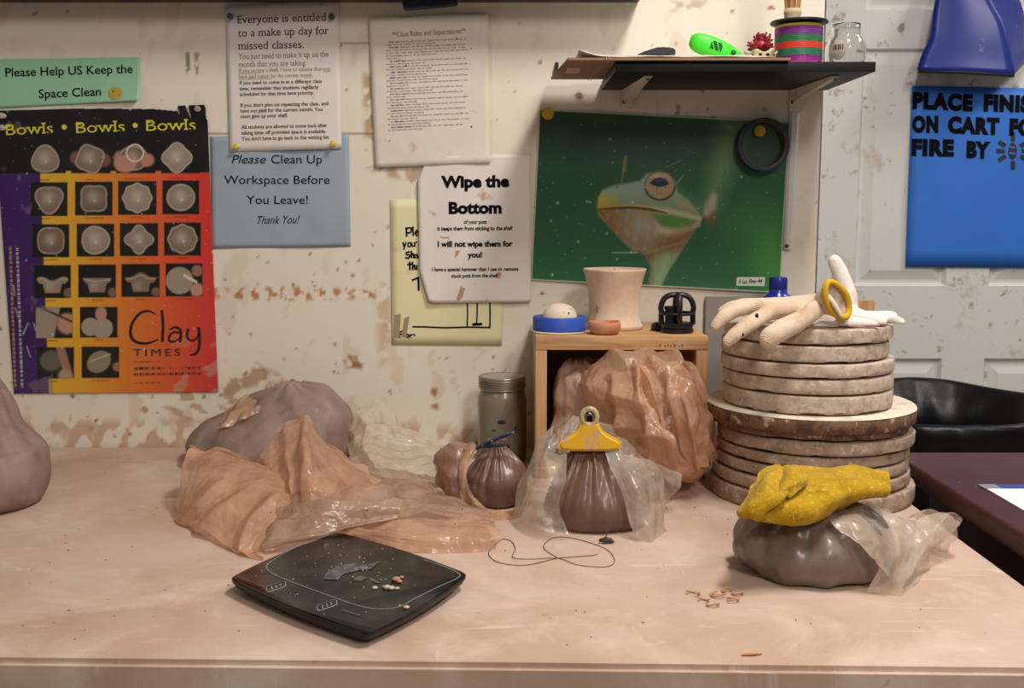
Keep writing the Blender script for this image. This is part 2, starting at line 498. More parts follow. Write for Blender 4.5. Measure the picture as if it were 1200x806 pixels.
def sdist(X, Y, pts):
    """signed distance to a polygon, negative inside"""
    pts = np.array(pts, float); d = np.full(X.shape, 1e18); ins = np.zeros(X.shape, bool); n = len(pts)
    for i in range(n):
        a, b = pts[i], pts[(i + 1) % n]; e = b - a
        wx, wy = X - a[0], Y - a[1]; t = np.clip((wx * e[0] + wy * e[1]) / (e @ e + 1e-12), 0, 1)
        d = np.minimum(d, (wx - t * e[0]) ** 2 + (wy - t * e[1]) ** 2)
        c = (a[1] <= Y) != (b[1] <= Y)
        with np.errstate(divide='ignore', invalid='ignore'):
            ins ^= c & (X < a[0] + (Y - a[1]) * e[0] / (e[1] if e[1] else 1e-12))
    return np.where(ins, -1, 1) * np.sqrt(d)
def sm(d, soft): return np.clip(0.5 - d / (2 * soft), 0, 1)
def rgb(h): h = h.lstrip('#'); return np.array([int(h[i:i+2], 16) / 255 for i in (0, 2, 4)])
def lay(Cc, m, col): return Cc * (1 - m[:, None]) + (col if isinstance(col, np.ndarray) and col.ndim == 2 else rgb(col)[None, :]) * m[:, None]
# ---------------------------------------------------------------- the setting
def wall_colour(PX):
    X, Y = PX[:, 0], PX[:, 1]; P3 = np.stack([X, Y, X * 0], 1); rs = np.random.RandomState(11)
    C = np.repeat(rgb('e2d9c8')[None, :], len(X), 0)
    n = fnoise(P3, 0.02, 3, 4)
    C = lay(C, np.clip(n, 0, 1) * 0.35, 'd9ccb4')
    f = fnoise(P3, 0.13, 21, 3); g = fnoise(P3, 0.035, 22, 2)
    low = np.clip((Y - 330) / 180, 0, 1)
    # worn clay stains, denser low down and on the left
    C = lay(C, np.clip((f - 0.66 + 0.10 * low + 0.12 * g) * 5, 0, 1) * (0.10 + 0.14 * low), 'b4896a')
    C = lay(C, np.clip((fnoise(P3 * np.array([1, .45, 1]), 0.11, 31, 3) - 0.68 + 0.05 * low) * 6, 0, 1) * 0.12, 'a97f60')
    # splashes
    for _ in range(560):
        x, y = rs.uniform(-60, 960), 540 * rs.beta(1.5, 1.0); r = abs(rs.normal()) * .8 + 0.5
        if rs.rand() < 0.10: r += 1.4
        t = rs.uniform(0, 3.14); e = rs.uniform(.35, 1.0); dx, dy = X - x, Y - y
        near = (np.abs(dx) < 14) & (np.abs(dy) < 14)
        d = np.hypot(dx * math.cos(t) + dy * math.sin(t), (-dx * math.sin(t) + dy * math.cos(t)) / e) + f * 1.6 - r
        C = lay(C, sm(d, 0.8) * near * rs.uniform(.4, .95), ['5f4a3a', '8d6b50', 'a86f4c', '7a5a44'][rs.randint(4)])
    def smear(pts, col, a, soft=3, rough=0.10, th=-0.1):
        nonlocal C
        m = sm(sdist(X, Y, pts), soft) * np.clip((fnoise(P3, rough * 2.2, len(pts) + int(pts[0][0]), 3) - th) * 3, 0, 1) * a
        C = lay(C, m, col)
    smear([(248, 338), (345, 336), (440, 340), (440, 350), (340, 352), (248, 350)], 'b5794a', .9, 2, .19, .06)
    smear([(195, 456), (330, 452), (330, 485), (250, 500), (190, 490)], 'a37a5b', .6, 8, .12, .1)
    smear([(300, 425), (330, 440), (300, 452), (262, 462), (250, 455)], '9c7050', .6, 4)
    smear([(-60, 490), (620, 500), (620, 535), (-60, 535)], 'bf987c', .75, 6)
    smear([(218, 62), (222, 62), (223, 92), (219, 92)], '6d6a4a', .9, 1, .2, -.6)
    smear([(228, 60), (233, 62), (232, 90), (229, 92)], '6d6a4a', .9, 1, .2, -.4)
    smear([(425, 85), (436, 90), (440, 180), (428, 175)], 'a6865c', .7, 3)
    smear([(430, 195), (470, 195), (520, 205), (500, 215), (440, 205)], 'b08a68', .7, 3)
    smear([(400, 415), (425, 418), (424, 432), (405, 430)], '8e6446', .9, 2)
    smear([(505, 455), (512, 455), (514, 480), (506, 478)], 'a05a3c', .8, 2)
    smear([(770, 2), (830, 0), (820, 10), (785, 14)], 'b09a82', .7, 3)
    smear([(440, 350), (456, 300), (460, 420), (445, 430)], 'b9946f', .5, 5)
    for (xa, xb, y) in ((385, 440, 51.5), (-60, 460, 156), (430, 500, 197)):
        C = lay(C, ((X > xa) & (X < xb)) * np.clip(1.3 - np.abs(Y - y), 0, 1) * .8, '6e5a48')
    C = lay(C, ((X > 880) & (Y > 260)) * 0.25, 'dccfb6')
    return C
def build_wall():
    xs = np.concatenate([[-2.2, -1.6], np.linspace(-1.15, 0.583, 460)]); zs = np.concatenate([[0.0, 0.5], np.linspace(0.76, 1.68, 250), [2.0, 2.7]])
    V = [(x, WALL, z) for z in zs for x in xs]; nu, nv = len(zs), len(xs); Fc = grid_faces(nu, nv)
    a = np.array(V); t = a[:, 1] * math.cos(PITCH) - (a[:, 2] - CZ) * math.sin(PITCH)
    PX = np.stack([600 + F * a[:, 0] / t, 403 - F * (a[:, 1] * math.sin(PITCH) + (a[:, 2] - CZ) * math.cos(PITCH)) / t], 1)
    C = wall_colour(PX)
    mb = MB(); mb.add(V, Fc)
    mb.box(-2.2, 0.583, WALL + 0.0005, WALL + 0.13, 0, 2.7)
    m = mat('wall_paint', 'e2d9c8', 0.62, spec=0.3, attr='print', bump=(90, 0.12, 0.002))
    o = mk('wall_back', mb.V, mb.F, m, None, False, (0, WALL, 0))
    at = o.data.color_attributes.new('print', 'FLOAT_COLOR', 'POINT')
    C = np.concatenate([C, np.repeat(rgb('e2d9c8')[None, :], len(mb.V) - len(V), 0)])
    at.data.foreach_set('color', np.concatenate([np.where(C <= 0.04045, C / 12.92, ((np.maximum(C, 0) + 0.055) / 1.055) ** 2.4), np.ones((len(C), 1))], 1).astype(np.float32).ravel())
    tag(o, kind='structure')
build_wall()
fl = MB().box(-4, 4, -3, 4.2, -0.06, 0.0).build('floor', mat('concrete_floor', '8d8378', 0.7, var=(3, .4, .65, '6f665d')), None, False, (0, 0, 0)); tag(fl, kind='structure')
ce = MB().box(-4, 4, -3, 4.2, 2.72, 2.78).build('ceiling', mat('ceiling_paint', 'd8d2c6', 0.8), None, False, (0, 0, 2.72)); tag(ce, kind='structure')

# door further back: slab, rails and raised panels
m_door = mat('door_paint', 'd8d5d0', 0.55, spec=0.3, var=(26, .60, .70, '9c8674'), var2=(6, .62, .72, 'b9a48f'), bump=(60, .1, .001))
def build_door():
    root = bpy.data.objects.new('door_1', None); COL.objects.link(root); root.location = (1.2, DOOR, 0); tag(root, kind='structure')
    X0 = atY(958, 300, DOOR).x; X1 = 1.95
    px = lambda x: atY(x, 300, DOOR).x
    pz = lambda y: atY(1050, y, DOOR).z
    cols = [(px(1002), px(1110)), (px(1160), px(1268))]
    rows = [(0.25, pz(420)), (pz(335), pz(57)), (pz(12), pz(12) + 0.26)]
    mb = MB()
    # stiles and rails as one slab with openings
    xe = [X0] + [v for c in cols for v in c] + [X1]; ze = [0.0] + [v for r in rows for v in r] + [2.3]
    for i in range(len(xe) - 1):
        for k in range(len(ze) - 1):
            if i % 2 == 1 and k % 2 == 1: continue
            mb.add([(xe[i], DOOR, ze[k]), (xe[i+1], DOOR, ze[k]), (xe[i+1], DOOR, ze[k+1]), (xe[i], DOOR, ze[k+1])], [(0, 1, 2, 3)])
    mb.box(X0, X1, DOOR + 0.02, DOOR + 0.045, 0, 2.3)
    mk('slab', mb.V, mb.F, m_door, root, False)
    for c in cols:
        for r in rows:
            x0, x1 = c; z0, z1 = r; V = []; Fc = []
            for ins, dy in ((0, 0), (0.008, 0.012), (0.016, 0.012), (0.042, 0.003), (0.042, 0.003)):
                V += [(x0 + ins, DOOR + dy, z0 + ins), (x1 - ins, DOOR + dy, z0 + ins), (x1 - ins, DOOR + dy, z1 - ins), (x0 + ins, DOOR + dy, z1 - ins)]
            for q in range(4):
                for e in range(4): Fc.append((q*4+e, q*4+(e+1) % 4, q*4+4+(e+1) % 4, q*4+4+e))
            Fc.append((16, 17, 18, 19))
            mk('door_panel', V, Fc, m_door, root, False)
build_door()
rw = MB().box(X_ := 1.95, 4, DOOR - 0.02, DOOR + 0.1, 0, 2.7).build('wall_passage', mat('passage_paint', 'd9d2c4', .7), None, False, (2.9, DOOR, 0)); tag(rw, kind='structure')

# ---------------------------------------------------------------- work table
m_table = bpy.data.materials.new('dusty_canvas_top')
def table_material():
    t = NT(m_table); out = t.add('ShaderNodeOutputMaterial'); p = t.add('ShaderNodeBsdfPrincipled'); t.link(p.outputs[0], out.inputs[0])
    v = t.coords(); v2 = t.coords((1.6, 7, 1), (0, 0, .5)); v3 = t.coords((9, 1.2, 1), (0, 0, -.35))
    c = t.mixc(t.ramp(t.noise(v, 2.6, 5, .6, .8), .35, .68), lin4('c8ad9d'), lin4('b4957f'))
    c = t.mixc(t.ramp(t.noise(v, 7, 6, .65, .5), .50, .72, 0, .75), c, lin4('d6c2b2'))
    c = t.mixc(t.ramp(t.noise(v2, 6, 7, .7, 1.2), .60, .74, 0, .6), c, lin4('e4d6ca'))
    c = t.mixc(t.ramp(t.noise(v3, 7, 7, .7, 1.0), .63, .75, 0, .5), c, lin4('e4d6ca'))
    c = t.mixc(t.ramp(t.noise(v, 45, 4, .7), .66, .74, 0, .45), c, lin4('8d6a52'))
    t.link(c, p.inputs['Base Color'])
    t.link(t.ramp(t.noise(v, 9, 4), .35, .7, .42, .75), p.inputs['Roughness']); p.inputs['Specular IOR Level'].default_value = .35
    b = t.add('ShaderNodeBump'); b.inputs['Strength'].default_value = .22; b.inputs['Distance'].default_value = .0015
    t.link(t.noise(v, 120, 4, .65), b.inputs['Height']); t.link(b.outputs[0], p.inputs['Normal'])
table_material()
def build_table():
    root = thing('work_table', 'broad work table with dusty pale pink clay covered top against the wall', 'table', (-0.4, 1.55, 0))
    a = atZ(0, 773); b = atZ(1200, 785); sl = (b.y - a.y) / (b.x - a.x)
    yl = a.y + sl * (-1.5 - a.x); yr = a.y + sl * (0.634 - a.x)
    def slab(x0, x1, z0, z1, inset, bev):
        bm = bmesh.new()
        P = [(x0, yl + inset), (x1, yr + inset), (x1, WALL - 0.004), (x0, WALL - 0.004)]
        lo = [bm.verts.new((x, y, z0)) for x, y in P]; hi = [bm.verts.new((x, y, z1)) for x, y in P]
        bm.faces.new(lo[::-1]); bm.faces.new(hi)
        for i in range(4): bm.faces.new((lo[i], lo[(i+1) % 4], hi[(i+1) % 4], hi[i]))
        bmesh.ops.bevel(bm, geom=bm.edges[:], offset=bev, segments=4, affect='EDGES')
        return MB().bm(bm)
    slab(-1.5, 0.634, TZ - 0.052, TZ, 0, 0.006).build('tabletop', m_table, root, True, angle=50)
    slab(-1.44, 0.59, TZ - 0.15, TZ - 0.054, 0.05, 0.002).build('apron', mat('table_wood', '8d6a50', .6), root, False)
    for x in (-1.36, 0.52):
        for y in (1.14, 1.96):
            MB().box(x - .04, x + .04, y - .04, y + .04, 0.001, TZ - 0.151, .004).build('leg', mat('table_wood', '8d6a50', .6), root, False)
build_table()

# plank above, out of which only the underside shows, with the dark bin under it
def build_top_shelf():
    z = atY(400, 4, WALL).z; x1 = atY(755, 4, WALL - .09).x
    r = thing('overhead_shelf', 'dark overhead shelf plank along the top edge above the notices', 'shelf', (-.4, WALL - .05, z))
    MB().box(-1.5, x1, WALL - .102, WALL - .002, z + .001, z + .026, .002).build('board', mat('dark_shelf', '2b2622', .5, var=(14, .5, .7, '4a4038')), r, False)
    for x in (-1.2, -.55, .12):
        mb = MB(); mb.box(x - .012, x + .012, WALL - .09, WALL - .002, z + .027, z + .034); mb.box(x - .012, x + .012, WALL - .008, WALL - .002, z + .034, z + .12)
        mb.build('bracket', mat('dark_metal', '3a3836', .4, .8), r, False)
    P = [atY(472, -16, WALL - .05), atY(541, -16, WALL - .05), atY(533, 5, WALL - .03), atY(473, 11, WALL - .03)]
build_top_shelf()
def build_navy_tray():
    y0 = WALL - .045; P = [atY(468, -22, y0), atY(546, -22, y0), atY(535, 4.5, y0), atY(473, 10.5, y0)]
    r = thing('navy_bin', 'dark navy plastic bin hanging down over the class rules paper', 'bin', (P[0].x + .05, y0, P[3].z))
    mb = MB(); V = [tuple(p) for p in P] + [(p.x * 1.0, p.y + .022, p.z) for p in P]
    mb.add(V, [(3, 2, 1, 0), (4, 5, 6, 7), (1, 5, 4, 0), (2, 6, 5, 1), (3, 7, 6, 2), (0, 4, 7, 3)]).build('bin_body', mat('navy_plastic', '161a33', .4), r, False)
    mb = MB(); mb.tube([Vector(V[0]) + Vector((0, -.002, -.004)), Vector(V[1]) + Vector((0, -.002, -.004))], .003, 8).build('rim', mat('navy_plastic', '161a33', .4), r)
build_navy_tray()

# ---------------------------------------------------------------- papers on the wall
m_ink = mat('black_ink', '121014', .8, spec=.08)
m_paper = mat('white_paper', 'ded6cf', .6, var=(22, .63, .72, 'c9b6a4'), spec=.3)
def pin(px, py, y, name, label, hexc, r=.0052, dirx=0.0):
    c = atY(px, py, y); root = thing(name, label, 'push pin', tuple(c))
    m = mat('pin_' + hexc, hexc, .35)
    M = Matrix.Rotation(PI / 2, 4, 'X') @ Matrix.Rotation(dirx, 4, 'Y')
    MB().lathe([(r * .82, 0.0), (r * .8, .0015), (r * .45, .0028), (r * .42, .0065), (r * .75, .0085), (r, .0095), (r, .0115), (r * .6, .0125), (0.0001, .0128)], c, 20, M).build('head', m, root, True, angle=45)
    MB().lathe([(.0006, -.004), (.0006, 0.001)], c, 8, M).build('point', mat('pin_steel', 'b8b8b8', .3, 1), root)

def green_sign():
    def lift(x, y):
        t = max(0.0, (y - 100) / 26 + (x - 110) / 60 * .5 - .3); return .0015 + .012 * max(0, t) ** 2 * (1 if x > 90 else max(0, (x - 40) / 50))
    s = Sheet([(-30, 70), (164, 67.5), (164, 118), (-30, 128)], WALL - .001, lift)
    r = thing('sign', 'mint green paper sign reading Please Help US Keep the Space Clean', 'sign', tuple(s.at(70, 98)))
    s.mesh('paper', mat('mint_paper', '93c3a0', .6, var=(9, .55, .75, '86b595')), 60, 20, r)
    k = Ink(s)
    k.text('Please Help US Keep the', 7, 90, 156, 10.5, 85.5, bold=.012); k.text('Space Clean', 46, 115, 119, 10.5, 112, bold=.012)
    k.build(m_ink, r)
    e = Ink(s, .0008); e.disc(136, 109.5, 8.6, 28, 7.6); e.build(mat('smiley_yellow', 'b39a3c', .6), r, 'smiley_face')
    e = Ink(s, .0012); e.disc(133, 107.2, .9, 8); e.disc(138.6, 107, .9, 8); e.stroke([(131, 111.5), (135.5, 114), (141, 111)], .7); e.build(m_ink, r, 'smiley_marks')
green_sign()

BC = 582 / 260.0
def bp(x, y): return x / BC, 110 + y / BC
def bowls_colour(PX):
    X, Y = PX[:, 0], PX[:, 1]; P3 = np.stack([X, Y, X * 0], 1); rs = np.random.RandomState(4)
    cx = X * BC; cy = (Y - 110) * BC
    sk = cx - cy * 0.04                                     # columns lean a little
    stops = [(95, 'e0b02a'), (180, 'e2a42a'), (300, 'dd7a26'), (420, 'd8552a'), (505, 'd23a2c'), (560, 'c92f2c')]
    C = np.stack([np.interp(sk, [s[0] for s in stops], [rgb(s[1])[q] for s in stops]) for q in range(3)], 1)
    C = lay(C, sm(sk - 98, 1.5), '3a1e5e'); C = lay(C, sm(sk - 98, 1) * np.clip(fnoise(P3, .05, 2), 0, 1) * .5, '241338')
    C = lay(C, sm(cy - 208 + (cx > 515) * 0, 1.5) * 1.0, '100d10')
    C = lay(C, sm(np.maximum(np.abs(cx - 540) - 16, 206 - cy), 1.0) * (cy < 235), 'cf3430')
    for x0, x1, h in ((174, 188, 'd9b22a'), (291, 306, 'd9862a'), (408, 424, 'd8602a')):
        C = lay(C, sm(np.maximum(np.abs(cx - (x0 + x1) / 2) - (x1 - x0) / 2, np.maximum(202 - cy, cy - 240)), 1), h)
    rows = [(172, 100), (276, 88), (385, 86), (492, 86), (600, 80), (705, 82)]
    cols = [(126, 96), (243, 98), (357, 100), (471, 96)]
    shade = ['7a675a', '857566', '928272', '6c5a4c']
    k = 0
    for ri, (ry, rh) in enumerate(rows):
        for ci, (rx, rw) in enumerate(cols):
            if ri >= 4 and ci >= 2: continue
            ox = rx + (ry - 172) * .04 - (6 if ri == 0 else 0); oy = ry - ci * 1.5
            dx, dy = cx - ox, cy - oy; k += 1
            if ri > 0: C = lay(C, sm(np.maximum(np.abs(dx) - rw / 2, np.abs(dy) - rh / 2), 1.2), '15130f')
            inb = sm(np.maximum(np.abs(dx) - rw / 2, np.abs(dy) - rh / 2), 1.2) if ri else 1.0
            a = np.arctan2(dy, dx); rr = np.hypot(dx, dy)
            col = shade[(ri * 3 + ci * 2 + k) % 4]
            if ri < 3:
                lob = [lambda t: 37 + 2.5 * np.cos(3 * t - 1.5), lambda t: 38 + 3 * np.cos(4 * t + 1.57), lambda t: 36 + 3 * np.cos(2 * t),
                       lambda t: 38 + 3.5 * np.cos(4 * t), lambda t: 37 + 4 * np.cos(3 * t + 1.57), lambda t: 38 - 3.5 * np.cos(4 * t),
                       lambda t: 39 + 1.8 * np.cos(8 * t), lambda t: 37 + 1 * np.cos(2 * t), lambda t: 38 - 2 * np.cos(4 * t), lambda t: 38 + np.cos(3 * t),
                       lambda t: 35 + 5 * np.cos(4 * t), lambda t: 39 + 1.5 * np.cos(8 * t)][ri * 4 + ci]
                R = lob(a)
                if ri == 0 and ci in (1, 2): C = lay(C, sm(np.minimum(np.hypot(dx + 34, dy + 2) - 18, np.hypot(dx - 38, dy - 4) - 17), 4) * (dy > -22), 'b07a62' if ci == 2 else '7d4a40')
                C = lay(C, sm(rr - R, 1.5) * inb, col)
                C = lay(C, sm(np.abs(rr - R + 2.5) - 1.6, 1.2) * .65 * inb, 'c9bba8')
                C = lay(C, np.exp(-((dx + 2) ** 2 + (dy + 4) ** 2) / 330) * .55 * inb, 'd4c6b2')
                C = lay(C, np.exp(-((dx - 2) ** 2 + (dy - 6) ** 2) / 12) * .7 * inb, 'e6ddd0')
                if ri == 0 and ci == 2:
                    C = lay(C, sm(np.hypot((dx + 22) * .8, (dy - 14)) - 24, 3) * (dy > -8), 'b98570'); C = lay(C, sm(np.hypot(dx - 34, dy - 6) - 16, 3), 'b27e68')
                    C = lay(C, sm(np.abs(np.hypot(dx - 4, dy + 14) - 22) - 2.2, 1), 'd8c9b4')
            elif ri == 3 and ci < 3:
                w = 42 - 4 * (ci == 1)
                top = -8 + 5 * np.cos(dx / 9.0) * (ci == 0) - 14 * np.exp(-dx ** 2 / 300) * (ci == 2)
                hw = np.where(dy < 6, w - 0.012 * (dy + 8) ** 2 * 4, 27 - .25 * dy)
                C = lay(C, sm(np.maximum(np.abs(dx) - hw, np.maximum(top - dy, dy - 30)), 1.5) * inb, col)
                C = lay(C, sm(np.abs(dy - top - 6 - 3 * np.cos(dx / 14)) - 2, 1.5) * (np.abs(dx) < w - 4) * .6 * inb, 'c5b6a2')
                C = lay(C, np.exp(-((dx + 8) ** 2 + (dy - 14) ** 2) / 150) * .4 * inb, 'cdbfae')
                C = lay(C, sm(np.hypot(dx - 40, dy - 30) - 12, 3) * inb * .7, '9b7c6a')
            else:
                q = (ri - 3) * 4 + ci
                hand = 'b88874'
                if q in (3,):
                    C = lay(C, sm(np.hypot(dx + 12, dy - 2) - 36, 1.5) * inb, '9a8c78'); C = lay(C, sm(np.hypot(dx - 34, dy - 26) - 18, 3) * inb, hand); C = lay(C, sm(np.hypot(dx - 34, dy + 24) - 15, 3) * inb, '8f6a5a')
                    C = lay(C, sm(np.abs(dy - .55 * dx + 12) - 4, 1) * (dx > -2) * (dx < 34) * inb, 'd6ccb8')
                elif q == 4:
                    C = lay(C, inb * sm(dx - 8 + dy * .2, 3), '9c8d78'); C = lay(C, sm(np.hypot(dx - 34, dy - 2) - 28, 5) * inb, hand); C = lay(C, sm(np.abs(dy + 24 - dx * .45) - 3, 1) * inb, '4a372a')
                elif q == 5:
                    C = lay(C, sm(np.minimum(np.hypot(dx + 22, dy - 12) - 24, np.hypot(dx - 10, dy - 16) - 27), 1.5) * inb, 'a09583'); C = lay(C, sm(np.hypot((dx - 6) * 1.3, dy + 22) - 20, 4) * inb, hand)
                elif q == 8:
                    C = lay(C, sm(np.hypot(dx + 12, (dy + 6) * 1.1) - 30, 4) * inb, '5d5a4c'); C = lay(C, sm(np.abs(dx - 24 - dy * .3) - 12, 3) * inb, 'a07058'); C = lay(C, sm(np.hypot(dx - 24, dy - 34) - 18, 5) * inb, 'b09274')
                else:
                    C = lay(C, sm(np.hypot((dx + 4) * .95, (dy + 2) * 1.05 + dx * .2) - 30, 2) * inb, '8d7d66'); C = lay(C, sm(np.abs(dy + 12 + dx * .35) - 2.2, 1) * (np.abs(dx) < 28) * inb, 'b9ab92'); C = lay(C, sm(np.hypot(dx - 44, dy - 12) - 12, 3) * inb, '9a6a58')
            # caption line under each picture
            cw = (20, 12, 24, 16)[(ri + ci) % 4]
            cap = sm(np.maximum(np.abs(dx + (8 if ci == 0 else 0)) - cw, np.abs(dy - rh / 2 - (7 if ri else 4)) - 1.2), .8) * (0.45 + .55 * (np.sin(cx * 2.1) > -.3))
            C = lay(C, cap * .75, '4a2a14')
    # vertical print along the left edge, too worn to read
    for off, hx, a in ((28, 'c9a63a', .8), (46, 'd6cfc6', .85)):
        d = np.abs(cx - off - (cy - 400) * .036) - 3.3
        C = lay(C, sm(d, .8) * (cy > 400) * (cy < 770) * (np.sin(cy * 1.3 + off) + .9 * np.sin(cy * .53) > -.15) * a, hx if off < 40 else 'd6cfc6')
    # text lines under the title: worn
    for y, w0, w1, t in ((703, 352, 545, 1.2), (720, 352, 528, 3.6), (735, 352, 530, 3.4), (758, 352, 420, .9)):
        d = np.maximum(np.abs(cy - y + (cx - 352) * .012) - t, np.maximum(w0 - cx, cx - w1))
        C = lay(C, sm(d, .8) * np.clip(.9 - .8 * np.clip(fnoise(P3, .15, 9) + .1, 0, 1) - (cx - 430) / 300, 0, 1) * ((np.sin(cx * 1.15) + .6 * np.sin(cx * .41)) > -.55), '2a1614')
    # scuffs, dust and torn spots
    C = lay(C, np.clip((fnoise(P3, .16, 14, 3) - .55) * 5, 0, 1) * np.clip((cy - 560) / 160, 0, 1) * np.clip((cx - 280) / 120, 0, 1) * .6, 'c0988c')
    C = lay(C, np.clip((fnoise(P3, .12, 18, 3) - .6) * 5, 0, 1) * (sk < 110) * .45, '8a7f8c')
    for _ in range(240):
        x, y = rs.uniform(0, 575), rs.uniform(35, 780); r = rs.uniform(.5, 1.6) + 1.6 * (rs.rand() < .08)
        C = lay(C, sm(np.hypot(cx - x, cy - y) - r, 1.0) * rs.uniform(.3, .95), 'cfc5be')
    for x, y, a, b in ((60, 630, 14, -30), (40, 560, 8, 26), (70, 660, 10, 30), (35, 500, 4, 30), (88, 600, 6, 20)):
        d = sdist(cx, cy, [(x, y), (x + a, y + b), (x + a + 2, y + b), (x + 3, y + 2)]); C = lay(C, sm(d - .6, 1) * .8, 'bdb4b8')
    C = lay(C, np.clip(.10 + .10 * fnoise(P3, .03, 77), 0, .3), '8d8078')
    return C
def bowls_poster():
    s = Sheet([(-7, 130), (243, 123), (256, 459), (17, 461)], WALL - .001, lambda x, y: .002 + .003 * max(0, (150 - y) / 25) * (0.5 + .5 * math.sin(x * .11)))
    r = thing('poster', 'large worn black purple yellow and red poster of bowl photographs', 'poster', tuple(s.at(125, 300)))
    def drop(x, y):   # the torn top right corner
        return (sdist(x, y, [(208, 118), (209, 128), (212, 136), (209, 130), (180, 127.5), (100, 127), (-20, 130), (-20, 110), (205, 110)]) < 0) | (sdist(x, y, [(217, 110), (219, 126), (224, 137.5), (221, 126), (219.5, 110)]) < .2) | (sdist(x, y, [(241, 120), (243, 140), (260, 144), (260, 110), (241, 110)]) < 0)
    s.mesh('print', mat('poster_print', '888888', .42, attr='print', spec=.4), 330, 440, r, .0004, bowls_colour, drop=drop)
    k = Ink(s, .0007)
    for t, x0, x1, y0, y1 in (('Bowls', 8, 63, 158.5, 156), ('Bowls', 90, 147, 156, 154), ('Bowls', 172, 230, 153.5, 152)):
        k.text(t, x0, y0, x1, 13.5, y1, serif=1.6)
    k.disc(76, 149, 3); k.disc(159, 147, 3); k.build(mat('title_yellow', 'd2c832', .5), r, 'title')
    k = Ink(s, .0007); q = lambda L: [(140 + a / 806 * 120, 350 + b / 806 * 120) for a, b in L]
    k.stroke(q([(285, 118), (235, 96), (170, 110), (110, 180), (90, 260), (110, 320), (170, 348), (240, 345), (310, 318)]), [1.2, 2.2, 3, 3.2, 3.6, 3.4, 3, 2.6, 1.4])
    k.stroke(q([(338, 95), (346, 200), (342, 330)]), [3.4, 3.2, 3.4])
    k.stroke(q([(400, 240), (440, 222), (480, 240), (488, 290), (480, 335)]), [1.6, 2.6, 3, 3, 3]); k.stroke(q([(484, 268), (430, 262), (395, 295), (400, 332), (440, 332), (484, 300)]), [2, 2.4, 2.8, 2.6, 2, 1.4])
    k.stroke(q([(545, 240), (535, 290), (560, 325), (600, 318), (628, 280)]), [3, 3, 2.4, 2.4, 2.2]); k.stroke(q([(628, 228), (634, 320), (628, 390), (600, 432), (560, 440)]), [3.4, 3.4, 3.4, 3, 1.6])
    k.text('TIMES', *q([(112, 450)])[0], q([(482, 446)])[0][0], 8.6, q([(482, 446)])[0][1], bold=0, space=1.3)
    k.build(mat('poster_black_ink', '221a1c', .5), r, 'poster_name')
bowls_poster()
pin(5, 136, WALL - .004, 'push_pin', 'white push pin at the left end of the bowls poster title', 'b9aea6', .0055)
pin(5.5, 150, WALL - .004, 'push_pin', 'white push pin just below another at the left end of the poster title', 'b5aaa2', .0055)
pin(233, 128, WALL - .004, 'push_pin', 'pinkish push pin in the torn corner of the bowls poster', 'a58a88', .0055)

def clean_sign():
    s = Sheet([(246, 160), (409, 157), (411, 289), (249, 291)], WALL - .0008, lambda x, y: .001 + .001 * math.sin(x * .05 + y * .03))
    r = thing('sign', 'grey blue paper sign reading Please Clean Up Workspace Before You Leave', 'sign', tuple(s.at(330, 225)))
    s.mesh('paper', mat('blue_grey_paper', '98a5b0', .6, var=(10, .5, .75, '8c9aa6'), var2=(28, .66, .73, 'c0b0a4')), 30, 24, r)
    k = Ink(s)
    k.text('Please', 271.5, 191.5, 312, 10.5, bold=.004, shear=.25); k.text('Clean Up', 318, 191.5, 377.5, 10.5, bold=.004)
    k.text('Workspace Before', 263, 215.5, 386.5, 10.5, bold=.004); k.text('You Leave!', 289, 239, 361, 10.5, bold=.004)
    k.text('Thank You!', 302, 262.5, 352, 10, 261.5, bold=.002, shear=.42)
    k.build(m_ink, r)
clean_sign()
def makeup_sign():
    s = Sheet([(264, 6), (397, 1), (400.5, 174), (269, 178)], WALL - .004, lambda x, y: .001 + .0015 * math.sin(x * .04))
    r = thing('notice', 'white printed notice reading Everyone is entitled to a make up day', 'notice', tuple(s.at(330, 90)))
    s.mesh('paper', m_paper, 24, 24, r)
    k = Ink(s)
    k.text('Everyone is entitled', 278.5, 27.5, 382, 9.6, 24.5, serif=1.0); k.text('to a make up day for', 279, 43, 385.5, 9.6, 40, serif=1.0); k.text('missed classes.', 279, 58, 356.5, 9.6, 56.5, serif=1.0)
    k.build(m_ink, r, 'heading')
    g = mat('grey_ink', '55504f', .6); k = Ink(s)
    k.text('You just need to make it up on the', 279.5, 69.5, 385, 7, 66.5, serif=.8, bold=-.006); k.text('month that you are taking.', 279.5, 78.5, 359.5, 7, 77, serif=.8, bold=-.006)
    k.text('If you occupy a shelf, I have to assume that you', 280, 85, 387, 4.8, 82.8, serif=.7, bold=-.008); k.text('have paid tuition for the current month.', 280, 91.8, 367, 4.8, 90.2, serif=.7, bold=-.008)
    k.stroke([(280, 86.2), (387, 84)], .5); k.stroke([(280, 93), (367, 91.4)], .5); k.build(g, r, 'lettering')
    k = Ink(s)
    for t, x0, x1, y in (('If you need to come in at a different class', 280.5, 377.5, 98.5), ('time, remember that students regularly', 280.5, 373.5, 105.3), ('scheduled for that time have priority.', 281, 368, 111.8),
                         ('If you don\'t plan on repeating the class, and', 281.5, 385, 124.8), ('have not paid for the current month. You', 281.5, 378.5, 131.3), ('must give up your shelf.', 282, 337.5, 137.6),
                         ('All students are allowed to come back after', 282.5, 383.5, 150.3), ('taking time off provided space is available.', 282.5, 382.5, 157.2), ('You don\'t have to go back to the waiting list.', 283, 386.5, 164)):
        k.text(t, x0, y + .6, x1, 4.4, y + .6 - (x1 - x0) * .020, bold=.010, serif=.7)
    k.build(m_ink, r, 'bold_lettering')
makeup_sign()
pin(271, 20, WALL - .006, 'push_pin', 'dark blue push pin at the top left of the make up day notice', '2a3f7d')
